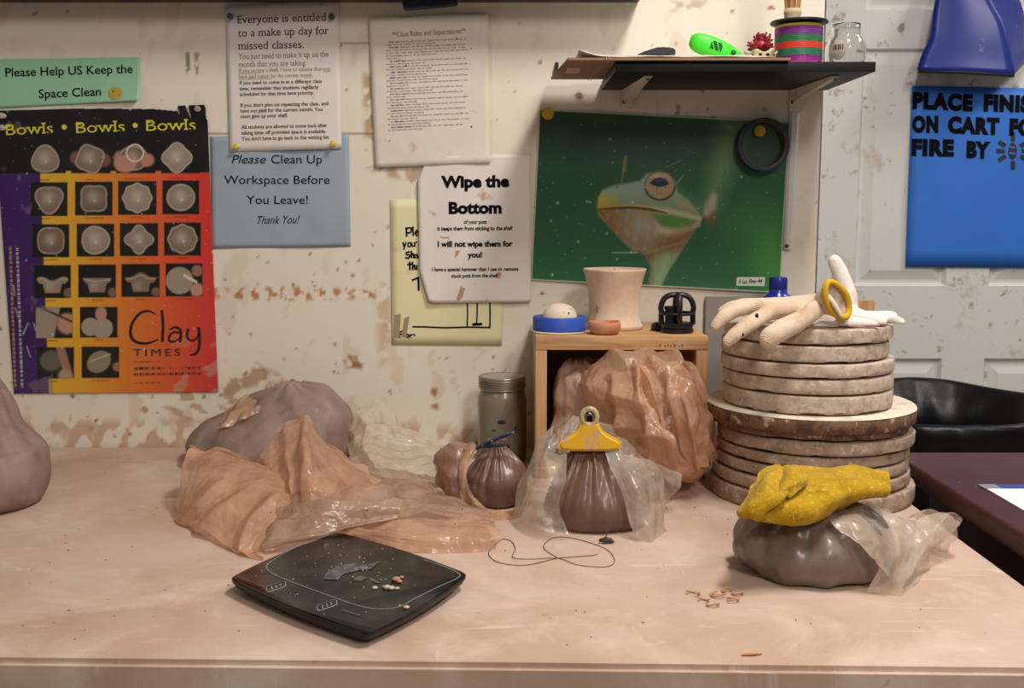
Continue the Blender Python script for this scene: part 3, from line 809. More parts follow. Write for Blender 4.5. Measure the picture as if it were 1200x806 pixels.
pin(389.5, 20.5, WALL - .006, 'push_pin', 'dark green push pin at the top right of the make up day notice', '24493f')
pin(278, 171.5, WALL - .006, 'push_pin', 'yellow push pin at the bottom left of the make up day notice', 'd6c425')
pin(391, 168, WALL - .006, 'push_pin', 'yellow push pin at the bottom right of the make up day notice', 'd9c020')

def rules_sheet():
    s = Sheet([(432, 22), (572.5, 15), (575, 190.5), (440, 196.5)], WALL - .005, lambda x, y: .001 + .006 * max(0, (y - 160) / 36) ** 2 * max(0, (x - 470) / 100) + .002 * max(0, (60 - y) / 45))
    r = thing('notice', 'laminated white page of small print headed Class Rules and Expectations', 'notice', tuple(s.at(505, 105)))
    s.mesh('paper', m_paper, 24, 30, r)
    lam = Sheet([(430.5, 21), (576, 13.5), (578.5, 191), (438.5, 198)], WALL - .0055, s.lift)
    lam.mesh('laminate', film_mat('laminate_film', 'e8e2d8', 'e0d8cc', .04, .10, .12, bump=.02), 16, 16, r, 0)
    k = Ink(s, .0002); k.text('**Class Rules and Expectations**', 460, 43.5, 546, 6.2, 39, serif=1, bold=.004)
    k.build(mat('grey_ink', '55504f', .6), r, 'heading')
    k = Ink(s, .0002); rs = random.Random(3)
    # the small print cannot be read in the photograph: short dashes stand in its lines
    heads = ['Respectful Environment', 'Materials and Supplies', '', '', '', 'Attendance Policies', '', 'Supervision of Kids', '', 'Kindness and Respect', '', 'Cleanliness of Studio', '', 'Wheels and Kilns', '', 'Advanced Techniques', '', 'Tools and Equipment', '', 'Glazing Supplies', '', 'Studio Conduct', '', 'Open Studio', '', 'Storage and Shelves', '', 'Your Own Work', '', 'Emergency Exits', '', 'Questions']
    y = 50.0; i = 0; V_ = []
    while y < 154.5:
        new = i in (0, 2) or (i > 6 and i % 2 == 1); x = 452 + (y - 48) * .022; end = (548 + rs.uniform(-4, 4)) if (new or i in (3, 4)) else rs.uniform(478, 515)
        if i == 6: end = 466
        first = new
        if first: x += 4
        n = 0
        while x < end - 2:
            w = rs.uniform(2.4, 7.5); x2 = min(x + w, end); yy = y - (x - 452) * .045
            q = first and n < 3; xx = x
            while xx < x2:
                hh = 1.35 + (.5 if rs.random() < .3 else 0); dn = .35 if rs.random() < .2 else 0; sl_ = (xx - 452) * .045
                xm = xx + (.62 if q else .42)
                if rs.random() < .85: V_ += [(xx, y - sl_ - hh + .6), (xm, y - sl_ - hh + .6), (xm, y - sl_ + .6 + dn), (xx, y - sl_ + .6 + dn)]
                else: V_ += [(xx, y - sl_ - .25), (xx + .9, y - sl_ - .25), (xx + .9, y - sl_ + .3), (xx, y - sl_ + .3)]
                xx += .78 if q else .86
            x = x2 + 1.5; n += 1
        y += 3.22; i += 1
    k.mb.add([s.at(a_, b_, .0002) for a_, b_ in V_], [(4 * q_, 4 * q_ + 1, 4 * q_ + 2, 4 * q_ + 3) for q_ in range(len(V_) // 4)])
    k.build(mat('fine_grey_ink', '4a4644', .7, spec=.1), r, 'small_print')
    k = Ink(s, .0008)
    for x, y, rr in ((476, 77, 1.1), (552.5, 148.5, 1.2), (535.5, 45.5, 1.0), (552, 57, .8), (457, 165, .8)): k.disc(x, y, rr, 7)
    k.build(mat('clay_speck', '3c2c22', .8), r, 'specks')
rules_sheet()
def yellow_sheet():
    s = Sheet([(457, 234), (596, 230), (588, 405), (459, 404)], WALL - .0008, lambda x, y: .0008)
    r = thing('notice', 'pale yellow handwritten sheet half hidden behind the Wipe the Bottom notice', 'notice', tuple(s.at(522, 330)))
    s.mesh('paper', mat('pale_yellow_paper', 'e3d9ac', .6, var=(14, .6, .72, 'cdb78c')), 16, 16, r)
    k = Ink(s, .0005); m = lambda L: [(455 + a / 649 * 145, 230 + b / 806 * 180) for a, b in L]
    def st(L, w=1.7): k.stroke(m(L), w)
    st([(95, 165), (97, 208)], 2.2); st([(92, 170), (118, 165), (118, 188), (98, 192)], 2); st([(130, 160), (131, 206)], 2); st([(140, 195), (156, 188), (150, 178), (142, 192), (150, 206), (160, 200)], 1.8)
    st([(78, 242), (84, 262), (94, 240)]); st([(94, 240), (82, 278)]); st([(105, 245), (104, 262), (116, 262), (118, 244), (106, 244)]); st([(124, 245), (126, 262), (138, 258), (138, 244)]); st([(140, 262), (140, 246), (150, 240)])
    st([(112, 292), (96, 294), (98, 306), (112, 308), (108, 324), (92, 322)], 2); st([(122, 288), (122, 322)], 2); st([(122, 308), (132, 302), (134, 322)], 2); st([(150, 306), (140, 308), (142, 322), (152, 318), (152, 304), (156, 324)], 1.8)
    st([(112, 345), (114, 384)], 2.2); st([(102, 358), (126, 354)], 2); st([(128, 345), (128, 384)], 2); st([(128, 368), (138, 362), (140, 384)], 2); st([(150, 362), (150, 384)], 2)
    st([(126, 440), (160, 426)], 2.2); st([(158, 430), (160, 492)], 2.4)
    st([(130, 684), (200, 685), (300, 689), (420, 686), (535, 688)], 1.9); st([(415, 560), (416, 620), (414, 684)], 1.7); st([(467, 560), (466, 620), (463, 672)], 1.7); st([(533, 560), (534, 620), (533, 686)], 1.9); st([(445, 672), (488, 670)], 3.2)
    st([(60, 708), (60, 740)], 2); st([(60, 710), (84, 706)], 1.8); st([(60, 724), (78, 720)], 1.6); st([(100, 724), (94, 734), (104, 740), (108, 728), (100, 724)]); st([(116, 724), (116, 740)], 1.6); st([(116, 728), (136, 724), (140, 730)], 1.5)
    k.build(m_ink, r, 'handwriting')
    k = Ink(s, .0007); k.quad(m([(34, 622), (66, 616), (60, 740), (22, 745)])); k.quad(m([(84, 640), (112, 628), (96, 735), (70, 738)])); k.build(mat('clay_smear', 'a08b72', .8), r, 'clay_smear')
yellow_sheet()
def wipe_sheet():
    def lift(x, y):
        return .0015 + .013 * max(0, (y - 300) / 54) ** 2 * max(0, (530 - x) / 40) ** 1.2 * .35 + .002 * math.sin(x * .05) ** 2 + .004 * max(0, (520 - x) / 30) * max(0, (y - 200) / 150)
    s = Sheet([(489, 184), (622, 180), (622, 354), (493, 355)], WALL - .0045, lift)
    def warp(q, u, v):
        d = max(0.0, 1 - math.hypot(u / .14, (1 - v) / .22)); e = max(0.0, 1 - math.hypot(u / .12, v / .16))
        return q + np.array([10 * d + 8 * e * 1.2, -2 * d + 6 * e])
    r = thing('notice', 'white notice with heavy black lettering reading Wipe the Bottom', 'notice', tuple(s.at(555, 268)))
    s.mesh('paper', mat('stained_paper', 'ddd5cd', .6, var=(16, .62, .70, 'c09878'), spec=.3), 30, 40, r, warp=warp)
    k = Ink(s, .0006)
    k.text('Wipe the', 517, 219.5, 597, 13.5, 218.5, bold=.05); k.text('Bottom', 526, 250, 588, 13.5, 249.5, bold=.05)
    k.text('of your pots', 543.5, 262, 570.5, 4.6, bold=.03, shear=.1); k.text('it keeps them from sticking to the shelf', 512.5, 270, 601, 4.8, 269.4, bold=.03, shear=.1)
    k.text('I will not wipe them for', 513, 289, 601, 6.6, 288.5, bold=.045); k.text('you!', 548, 301.5, 565, 6.6, bold=.045)
    k.text('I have a special hammer that I use to remove', 506, 317.5, 607.5, 4.4, 317, bold=.03, shear=.1); k.text('stuck pots from the shelf', 529, 325, 584, 4.4, 324.6, bold=.03, shear=.1)
    k.build(m_ink, r)
    k = Ink(s, .0004)
    k.quad([(540, 335), (545, 338), (542, 348), (537, 353), (535, 350)]); k.quad([(534, 294), (539, 293), (537, 299), (533, 302)]); k.quad([(583, 318), (588, 320), (586, 326), (581, 325)]); k.quad([(516, 277), (527, 278), (526, 279.5), (516, 278)])
    k.build(mat('orange_clay_stain', 'c08d6c', .8), r, 'clay_stains')
wipe_sheet()
# ---------------------------------------------------------------- frog photograph
def frog_colour(PX):
    X, Y = PX[:, 0], PX[:, 1]; P3 = np.stack([X, Y, X * 0], 1); rs = np.random.RandomState(8)
    q = lambda L: [(680 + a / 5.37, 180 + b / 5.37) for a, b in L]
    C = np.repeat(rgb('1f4a2a')[None, :], len(X), 0)
    C = lay(C, np.clip((Y - 190) / 150, 0, 1) * .8, '2c6a47'); C = lay(C, np.clip((190 - Y) / 60, 0, 1) * np.clip((830 - X) / 120, 0, 1) * .7, '1a3a20')
    C = lay(C, np.exp(-((X - 905) ** 2 / 900 + (Y - 300) ** 2 / 2600)) * .8, '4f9642'); C = lay(C, np.exp(-((X - 870) ** 2 / 900 + (Y - 265) ** 2 / 900)) * .35, '3f8a4d')
    C = lay(C, np.clip(fnoise(P3, .02, 5), 0, 1) * .25, '17361f')
    C = lay(C, sm(sdist(X, Y, [(845, 140), (878, 140), (862, 195), (840, 245), (822, 240), (832, 190)]), 12) * .62, '7f9a6a')
    C = lay(C, sm(sdist(X, Y, q([(600, 190), (660, 225), (760, 300), (800, 380), (740, 350), (660, 290), (600, 240)])), 5) * .8, '3f7a48')
    C = lay(C, sm(np.hypot(X - 833, Y - 256) - 6.5, 5) * .9, '7a4f22'); C = lay(C, sm(sdist(X, Y, q([(780, 330), (830, 240), (860, 260), (850, 350), (800, 400), (765, 390)])), 3) * .85, 'b3a08c')
    head = q([(102, 345), (112, 275), (140, 228), (220, 195), (300, 185), (375, 170), (420, 125), (490, 108), (560, 125), (600, 175), (612, 240), (690, 300), (750, 370), (766, 405), (755, 440), (715, 490), (660, 580), (620, 640), (560, 730), (505, 840), (420, 840), (440, 720), (400, 640), (330, 615), (250, 540), (170, 450), (112, 385)])
    H = sm(sdist(X, Y, head), 1.6)
    B = np.repeat(rgb('7d8a68')[None, :], len(X), 0)
    cx, cy = (X - 680) * 5.37, (Y - 180) * 5.37
    B = lay(B, np.clip((330 - cy) / 90, 0, 1), '81998a'); B = lay(B, np.clip((260 - cx) / 120, 0, 1) * np.clip(1 - np.abs(cy - 290) / 70, 0, 1), 'aea43a')
    low = sm(sdist(X, Y, q([(100, 350), (200, 342), (330, 340), (450, 352), (560, 380), (640, 410), (760, 420), (700, 520), (640, 600), (480, 700), (300, 620)])), 2)
    B = lay(B, low, '8a7a5e'); B = lay(B, low * np.clip((330 - cx) / 200, 0, 1), '7e5526'); B = lay(B, low * np.exp(-((cx - 400) ** 2 / 9000 + (cy - 450) ** 2 / 6000)) * .7, 'a39a8c')
    B = lay(B, low * np.clip(fnoise(P3, .7, 3), 0, 1) * .25, 'c0b49e')
    B = lay(B, low * np.clip(1 - np.abs(cx - 430) / 90, 0, 1) * np.clip(1 - np.abs(cy - 375) / 40, 0, 1) * .7, '8c8c34')
    B = lay(B, sm(sdist(X, Y, q([(455, 385), (560, 385), (650, 400), (735, 425), (690, 450), (600, 468), (510, 455)])), 2.5), '4c7f2f')
    B = lay(B, sm(sdist(X, Y, q([(470, 430), (520, 465), (620, 475), (700, 455), (766, 410), (740, 460), (640, 505), (560, 520), (490, 500)])), 3) * .85, 'b5ab97')
    B = lay(B, sm(sdist(X, Y, q([(300, 318), (420, 330), (560, 345), (680, 370), (766, 400), (764, 425), (680, 405), (560, 378), (470, 350), (380, 338), (300, 336)])), 2) * .9, 'b3ab86')
    B = lay(B, sm(sdist(X, Y, q([(105, 340), (120, 300), (300, 320), (420, 332), (400, 342), (250, 338), (120, 352)])), 2) * .8, 'a98e2c')
    B = lay(B, sm(sdist(X, Y, q([(110, 350), (220, 338), (330, 334), (440, 346), (545, 374), (440, 356), (330, 344), (220, 348)])) - .3, .8), '3a2a18')
    B = lay(B, sm(sdist(X, Y, q([(480, 560), (620, 500), (720, 470), (640, 600), (560, 640), (430, 650)])), 7) * .8, '7d4f2c')
    B = lay(B, np.clip((cy - 590) / 60, 0, 1) * np.clip(1 - np.abs(cx - 560 + (cy - 600) * .35) / 110, 0, 1), '86a574'); B = lay(B, np.clip((cy - 600) / 40, 0, 1) * np.clip((470 - cx) / 60, 0, 1), '6d5430')
    B = lay(B, sm(np.abs(cy - 600 + (cx - 500) * .3) - 10, 8) * (cx > 400) * (cx < 650) * .4, '93a06c')
    B = lay(B, sm(sdist(X, Y, q([(620, 290), (690, 320), (730, 360), (660, 350), (615, 320)])), 2) * .7, 'a88c76')
    B = lay(B, sm(np.hypot(cx - 230, (cy - 208) * 1.2) - 12, 1) * .6, '5f5a38')
    C = C * (1 - H[:, None]) + B * H[:, None]
    e = np.hypot((cx - 500) / 98, (cy - 202) / 92)
    C = lay(C, sm((e - 1) * 17, 1.2), '5a4a35'); C = lay(C, sm((e - .93) * 17, 1), 'a48b68')
    C = lay(C, sm((e - .9) * 17, 1) * np.clip(fnoise(P3, 1.1, 6), 0, 1) * .6, '7d5d42'); C = lay(C, sm((e - .85) * 17, 2) * (cy < 150) * .6, 'bda98a')
    C = lay(C, sm((np.abs(e - .96) - .05) * 17, .6) * (cy > 205) * .85, '241a14')
    C = lay(C, sm(sdist(X, Y, q([(436, 182), (465, 160), (500, 150), (535, 160), (558, 190), (530, 205), (490, 208), (455, 198)])), .8), '141c33'); C = lay(C, np.exp(-((cx - 500) ** 2 / 900 + (cy - 172) ** 2 / 120)) * .45, '5b6f96')
    # specks, scratches and dabs of clay
    for _ in range(240):
        x, y = rs.uniform(625, 925), rs.uniform(135, 340); r = rs.uniform(.25, .8) + 1.1 * (rs.rand() < .06)
        C = lay(C, sm(np.hypot(X - x, Y - y) - r, .7) * rs.uniform(.25, .9), 'a9b3a0')
    def dab(a, b, w, col, al):
        nonlocal C
        t = np.clip(((X - a[0]) * (b[0] - a[0]) + (Y - a[1]) * (b[1] - a[1])) / ((b[0] - a[0]) ** 2 + (b[1] - a[1]) ** 2), 0, 1)
        C = lay(C, sm(np.hypot(X - a[0] - t * (b[0] - a[0]), Y - a[1] - t * (b[1] - a[1])) - w, .8) * al, col)
    dab((733, 184), (731, 200), 2.0, '8a7440', .8); dab((730, 202), (728, 216), .9, '8a7440', .7); dab((717, 296), (746, 296), .7, 'b9c4b4', .8)
    dab((798, 188), (780, 196), .5, '8aa086', .5); dab((800, 206), (794, 214), .7, 'a9b09a', .7); dab((687, 236), (692, 237), .8, 'b9c4b4', .8); dab((800, 172), (815, 180), .4, '8aa086', .5)
    edge = np.minimum.reduce([sdist(X, Y, FROGC) * -1])
    C = lay(C, sm(edge - 1.3, .7), 'cfd0c2')
    return C
FROGC = [(632, 128), (925, 143), (914, 343), (622, 328)]
def frog_poster():
    s = Sheet(FROGC, WALL - .001, lambda x, y: .0015 + .002 * math.sin(x * .02) ** 2 + .004 * max(0, (y - 300) / 45) ** 2)
    r = thing('poster', 'glossy green photograph poster of a tree frog below the black shelf', 'poster', tuple(s.at(773, 235)))
    s.mesh('print', mat('frog_print', '888888', .28, attr='print', spec=.5), 420, 300, r, .0004, frog_colour)
    k = Ink(s, .0006); k.quad([(863, 324.5), (896, 324.5), (895, 335), (862, 334.5)]); k.build(mat('white_label', 'cfd4c4', .5), r, 'paper_label')
    k = Ink(s, .0010); k.text('5 Lu. Fnw 44', 864.5, 332, 893, 5.0, 331.2, bold=.02, shear=.35); k.build(m_ink, r, 'label_writing')
frog_poster()
pin(640.5, 133.5, WALL - .005, 'push_pin', 'yellow push pin at the top left corner of the frog poster', 'c9a52a', .0115, .2)
pin(891, 154, WALL - .005, 'push_pin', 'orange yellow push pin holding a roll of dark tape on the frog poster', 'c9982a', .0105, -.3)
def tape_ring():
    c = atY(893.5, 169.5, WALL - .020); r = thing('tape_roll', 'thin dark roll of tape hanging from a pin over the frog poster', 'tape', tuple(c))
    M = Matrix.Rotation(PI / 2, 4, 'X') @ Matrix.Rotation(.12, 4, 'Y')
    R = .0495
    MB().lathe([(R - .0035, -.010), (R, -.0095), (R, .0095), (R - .0035, .010), (R - .0062, .0095), (R - .0062, -.0095), (R - .0035, -.010)], c, 64, M, closed=False).build('tape', mat('navy_tape', '232a40', .45), r, angle=40)
    MB().lathe([(R - .0065, -.0098), (R - .0085, -.0098), (R - .0085, .0098), (R - .0065, .0098), (R - .0065, -.0098)], c, 64, M, closed=False).build('core', mat('tape_core', '4a4238', .7), r, angle=40)
tape_ring()

# ---------------------------------------------------------------- black wall shelf and what lies on it
SX0, SX1, SY0, SZ0, SZ1 = .168, .592, 1.778, 1.4827, 1.4987
m_white_metal = mat('white_enamel', 'c9c0b3', .4, var=(40, .6, .72, '8d7a66'))
def wall_shelf():
    r = thing('wall_shelf', 'black wall shelf on two white brackets above the frog poster', 'shelf', ((SX0 + SX1) / 2, WALL - .13, SZ0))
    MB().box(SX0, SX1, SY0, WALL - .004, SZ0, SZ1, .0012).build('board', mat('black_laminate', '151416', .5, spec=.3, var=(30, .66, .74, '57504a'), bump=(200, .05, .001)), r, True, angle=40)
    for px_s, side, bx in ((779, 'l', 735), (988, 'r', 931)):
        sc = atY(px_s, 88, SY0 + .05); wx = atY(bx, 112, WALL).x
        mb = MB()
        # horizontal arm under the board, broad at the wall, narrowing to the screw
        n = 10
        path = [(Vector((wx, WALL - .008, SZ0 - .001))).lerp(Vector((wx + (.012 if side == 'l' else .010), SY0 + .045, SZ0 - .001)), i / n) for i in range(n + 1)]
        V = []; Fc = []
        for i, p in enumerate(path):
            w = .012 - .005 * i / n; h = .004 + .020 * (1 - i / n) ** 1.3
            V += [p + Vector((-w, 0, 0)), p + Vector((w, 0, 0)), p + Vector((w * .55, 0, -h)), p + Vector((-w * .55, 0, -h))]
        for i in range(n):
            for e in range(4): Fc.append((i*4+e, i*4+(e+1) % 4, i*4+4+(e+1) % 4, i*4+4+e))
        Fc += [(3, 2, 1, 0), (n*4, n*4+1, n*4+2, n*4+3)]
        mb.add(V, Fc)
        mb.box(wx - .012, wx + .012, WALL - .012, WALL - .002, SZ0 - (.040 if side == 'r' else .032), SZ0 - .001, .002)
        b = mb.build('bracket', m_white_metal, r, True, angle=35)
        MB().lathe([(.0001, -.003), (.004, -.0025), (.0045, 0)], (wx + .012, SY0 + .055, SZ0 - .0045), 14).build('screw', mat('screw_steel', '5a544c', .4, .9), b)
        for dz in (-.022,): MB().lathe([(.0001, .003), (.0035, .0025), (.004, 0)], (wx - .006, WALL - .0125, SZ0 + dz), 12, Matrix.Rotation(PI / 2, 4, 'X')).build('screw', mat('screw_steel', '5a544c', .4, .9), b)
wall_shelf()
def wall_strip():
    a, b, c, d = atY(925, 128, WALL - .004), atY(937, 128, WALL - .004), atY(927, 292, WALL - .004), atY(918, 292, WALL - .004)
    r = thing('wall_strip', 'narrow white strip running down the wall beside the frog poster', 'strip', tuple((c + d) / 2))
    mb = MB(); off = Vector((0, -.006, 0)); bk = Vector((0, .0035, 0))
    V = [p + bk for p in (a, b, c, d)] + [p + off * .4 for p in (a, b, c, d)] + [a.lerp(b, .25) + off, a.lerp(b, .75) + off, d.lerp(c, .75) + off, d.lerp(c, .25) + off]
    Fc = [(i, (i + 1) % 4, 4 + (i + 1) % 4, 4 + i) for i in range(4)] + [(4 + i, 4 + (i + 1) % 4, 8 + (i + 1) % 4, 8 + i) for i in range(4)] + [(8, 9, 10, 11), (3, 2, 1, 0)]
    mb.add(V, Fc).build('strip_cover', mat('white_plastic', 'cdc8c2', .35), r, False)
    p = atY(922, 288, WALL - .0105); MB().lathe([(.0001, .0022), (.0035, .0018), (.004, 0)], p, 14, Matrix.Rotation(PI / 2, 4, 'X')).build('screw', mat('screw_steel', '5a544c', .4, .9), r)
wall_strip()

def folders():
    m_card = mat('brown_card', '8f6f58', .75, var=(30, .5, .75, '7d5e49'))
    r = thing('cardboard_folder', 'brown cardboard folder sticking out from the left end of the black shelf', 'folder', (.26, 1.88, SZ1))
    MB().add([(.0905, SY0 - .012, SZ1 + .0008), (.45, SY0 - .012, SZ1 + .0008), (.45, WALL - .03, SZ1 + .0008), (.072, WALL - .03, SZ1 + .0008),
              (.0905, SY0 - .012, SZ1 + .0045), (.45, SY0 - .012, SZ1 + .0045), (.45, WALL - .03, SZ1 + .0045), (.072, WALL - .03, SZ1 + .0045)],
             [(3, 2, 1, 0), (4, 5, 6, 7), (0, 1, 5, 4), (1, 2, 6, 5), (2, 3, 7, 6), (3, 0, 4, 7)]).build('cover', m_card, r, False)
    MB().box(.094, .117, 1.86, 1.93, SZ1 + .0002, SZ1 + .0007).build('label', mat('card_label', 'b9a797', .6), r, False)
    MB().box(.0725, .079, 1.85, 1.97, SZ1 + .0005, SZ1 + .009, .001).build('metal_edge', mat('dark_metal', '3a3836', .4, .8), r, False)
    for y, x in ((.0, .152), (.0, .157)):
        pts = [(x, SY0 - .0135, SZ1 - .0005), (x, SY0 - .0135, SZ1 + .006), (x, 1.9, SZ1 + .0065), (x - .01, WALL - .028, SZ1 + .006), (x - .01, WALL - .028, SZ1 - .0005), (x - .008, 1.9, SZ1 - .001)]
        MB().tube(pts, .0007, 6, True).build('rubber_band', mat('rubber_band', 'a99079', .6), r)
    g = 'papers lying on the black shelf'
    r2 = thing('papers', 'pile of white papers with curled corners on the brown folder', 'paper', (.29, 1.88, SZ1 + .0046))
    for k in range(4):
        V = []; nx, ny = 40, 8; w0, w1 = .108 + .006 * k, .425 - .012 * k
        rs = random.Random(k)
        for j in range(ny):
            for i in range(nx):
                x = w0 + (w1 - w0) * i / (nx - 1); y = SY0 - .011 + .004 * k + (WALL - .035 - SY0) * j / (ny - 1)
                z = SZ1 + .0056 + .0011 * k + .0007 * (1 + math.sin(x * 60 + k)) + (.011 - .0025 * k) * max(0, 1 - (x - w0) / .045) ** 2 * (1 - j / (ny - 1)) ** .5
                V.append((x, y, z))
        o = mk('sheet', V, grid_faces(ny, nx), mat('white_sheet', 'e4d8cd', .6), r2); md = o.modifiers.new('t', 'SOLIDIFY'); md.thickness = .0006; md.offset = 1
folders()
def at_shelf(px, y=1.84): return atY(px, 65, y).x
def phone():
    z = SZ1 + .0115; r = thing('phone', 'black handheld device lying on the white papers on the shelf', 'phone', (.305, 1.81, z))
    x0, x1 = atY(746, 60, 1.80).x, atY(790, 60, 1.80).x
    V = []; prof = [(x0, 0, .001), (x0 + .012, .0, .006), (x0 + .03, 0, .0118), (x0 + .042, 0, .0128), (x1 - .004, 0, .011), (x1, 0, .008), (x1, 0, .001)]
    poly = [(p[0], p[2]) for p in prof]
    mb = MB(); M = Matrix(((1, 0, 0, 0), (0, 0, 1, 1.785), (0, 1, 0, z), (0, 0, 0, 1)))
    mb.prism(poly, .045, M).build('casing', mat('black_plastic', '1a1b20', .35), r, False)
    MB().box(x0 + .032, x1 - .008, 1.79, 1.825, z + .0115, z + .0132, .001).build('screen', mat('dark_screen', '0c0e14', .1), r, False)
phone()
def green_tool():
    # a stubby bright green utility cutter leaning on its nose
    a = atY(818, 50, 1.83); b = atY(866, 66, 1.83)
    r = thing('utility_cutter', 'bright green plastic cutter with black print lying on the black shelf', 'cutter', ((a.x + b.x) / 2, 1.83, SZ1))
    d = (b - a); L = d.length; d.normalize(); up = Vector((-d.z, 0, d.x)); 
    M = Matrix(((d.x, up.x, 0, a.x), (0, 0, 1, 1.83), (d.z, up.z, 0, a.z), (0, 0, 0, 1)))
    n = 22; V = []; Fc = []
    for i in range(n):
        t = i / (n - 1); x = -.014 + (L + .016) * t
        h = np.interp(t, [0, .05, .15, .35, .6, .8, .93, 1], [.0075, .0125, .0160, .0175, .016, .0125, .009, .006]); w = np.interp(t, [0, .08, .3, .7, 1], [.005, .011, .0135, .012, .007])
        for k in range(20):
            q = 2 * PI * k / 20; cs, sn = math.cos(q), math.sin(q)
            V.append(M @ Vector((x, h * math.copysign(abs(sn) ** .75, sn), w * math.copysign(abs(cs) ** .7, cs))))
    Fc = grid_faces(n, 20, True) + [tuple(range(19, -1, -1)), tuple((n - 1) * 20 + k for k in range(20))]
    body = mk('body', V, Fc, mat('lime_plastic', '3fd02c', .4), r)
    for x, w, nm in ((L * .30, .012, 'print'), (L * .83, .004, 'button')):
        mb = MB()
        if nm == 'print':
            for row in range(4):
                for c_ in range(9):
                    if (row * 7 + c_ * 5) % 4 == 0: continue
                    q = M @ Vector((x + c_ * .0022 - .001, .0075 - row * .0036, -.0136)); mb.box(q.x - .0008, q.x + .0008, q.y - .0004, q.y + .0004, q.z - .0012, q.z + .0012)
            mb.build(nm, m_ink, r, False)
        else:
            q = M @ Vector((x, .001, -.0105)); mb.lathe([(.0042, 0), (.004, .0018), (.0001, .002)], q, 16, Matrix.Rotation(PI / 2, 4, 'X')).build(nm, mat('dark_button', '2c4a34', .4), r)
    q = M @ Vector((L + .001, -.001, 0)); MB().tube([M @ Vector((L - .002, -.001, 0)), M @ Vector((L + .009, -.003, 0))], [.0055, .0038], 10).build('nozzle', mat('dark_metal', '3a3836', .4, .8), r)
green_tool()
def red_ornament():
    p = atY(891.5, 68, 1.84); z = SZ1; r = thing('ornament', 'spiky dark red coral ornament in a small cream pierced pot on the shelf', 'ornament', (p.x, 1.84, z))
    def wob(v, a, i):
        return v * (1 + .10 * math.cos(6 * a) * (i > 1)) if i < 9 else v
    R = .0255
    MB().lathe([(R * .55, .0005), (R * .72, .002), (R * .8, .008), (R * .9, .014), (R * 1.0, .021), (R * 1.02, .0235), (R * .93, .0235), (R * .85, .014), (R * .6, .006), (.0001, .005)], (p.x, 1.84, z), 48, None, wob).build('pot', mat('cream_glaze', 'c9bb92', .4, var=(60, .5, .7, 'a8946a')), r)
    mb = MB()
    for dx in (-.0062, .0062): mb.ball((p.x + dx, 1.84 - R * .93, z + .0165), .0032, 2, (1, .5, .8))
    for dx in (-.018, .018): mb.ball((p.x + dx, 1.84 - R * .68, z + .016), .0022, 2, (1, .6, .8))
    mb.build('pierced_hole', mat('hole_dark', '1a1410', .9), r)
    mb = MB(); rs = random.Random(5); mb.ball((p.x, 1.84, z + .033), .0135, 2, (1.2, 1.1, 1))
    for k in range(60):
        t = rs.uniform(0, 2 * PI); ph = rs.uniform(-.25, 1.5); L = rs.uniform(.018, .026); d = Vector((math.cos(t) * math.cos(ph) * 1.05, math.sin(t) * math.cos(ph), math.sin(ph)))
        c = Vector((p.x, 1.84, z + .032)); e = d.orthogonal().normalized() * rs.uniform(-.004, .004)
        mb.tube([c + d * .008, c + d * L * .6 + e * .4, c + d * L + e], [.0042, .003, .0012], 6); mb.ball(c + d * L * .95 + e, .0022, 1)
    mb.build('coral', mat('crimson', '8c1626', .45, var=(70, .5, .7, '5c0c18')), r)
red_ornament()
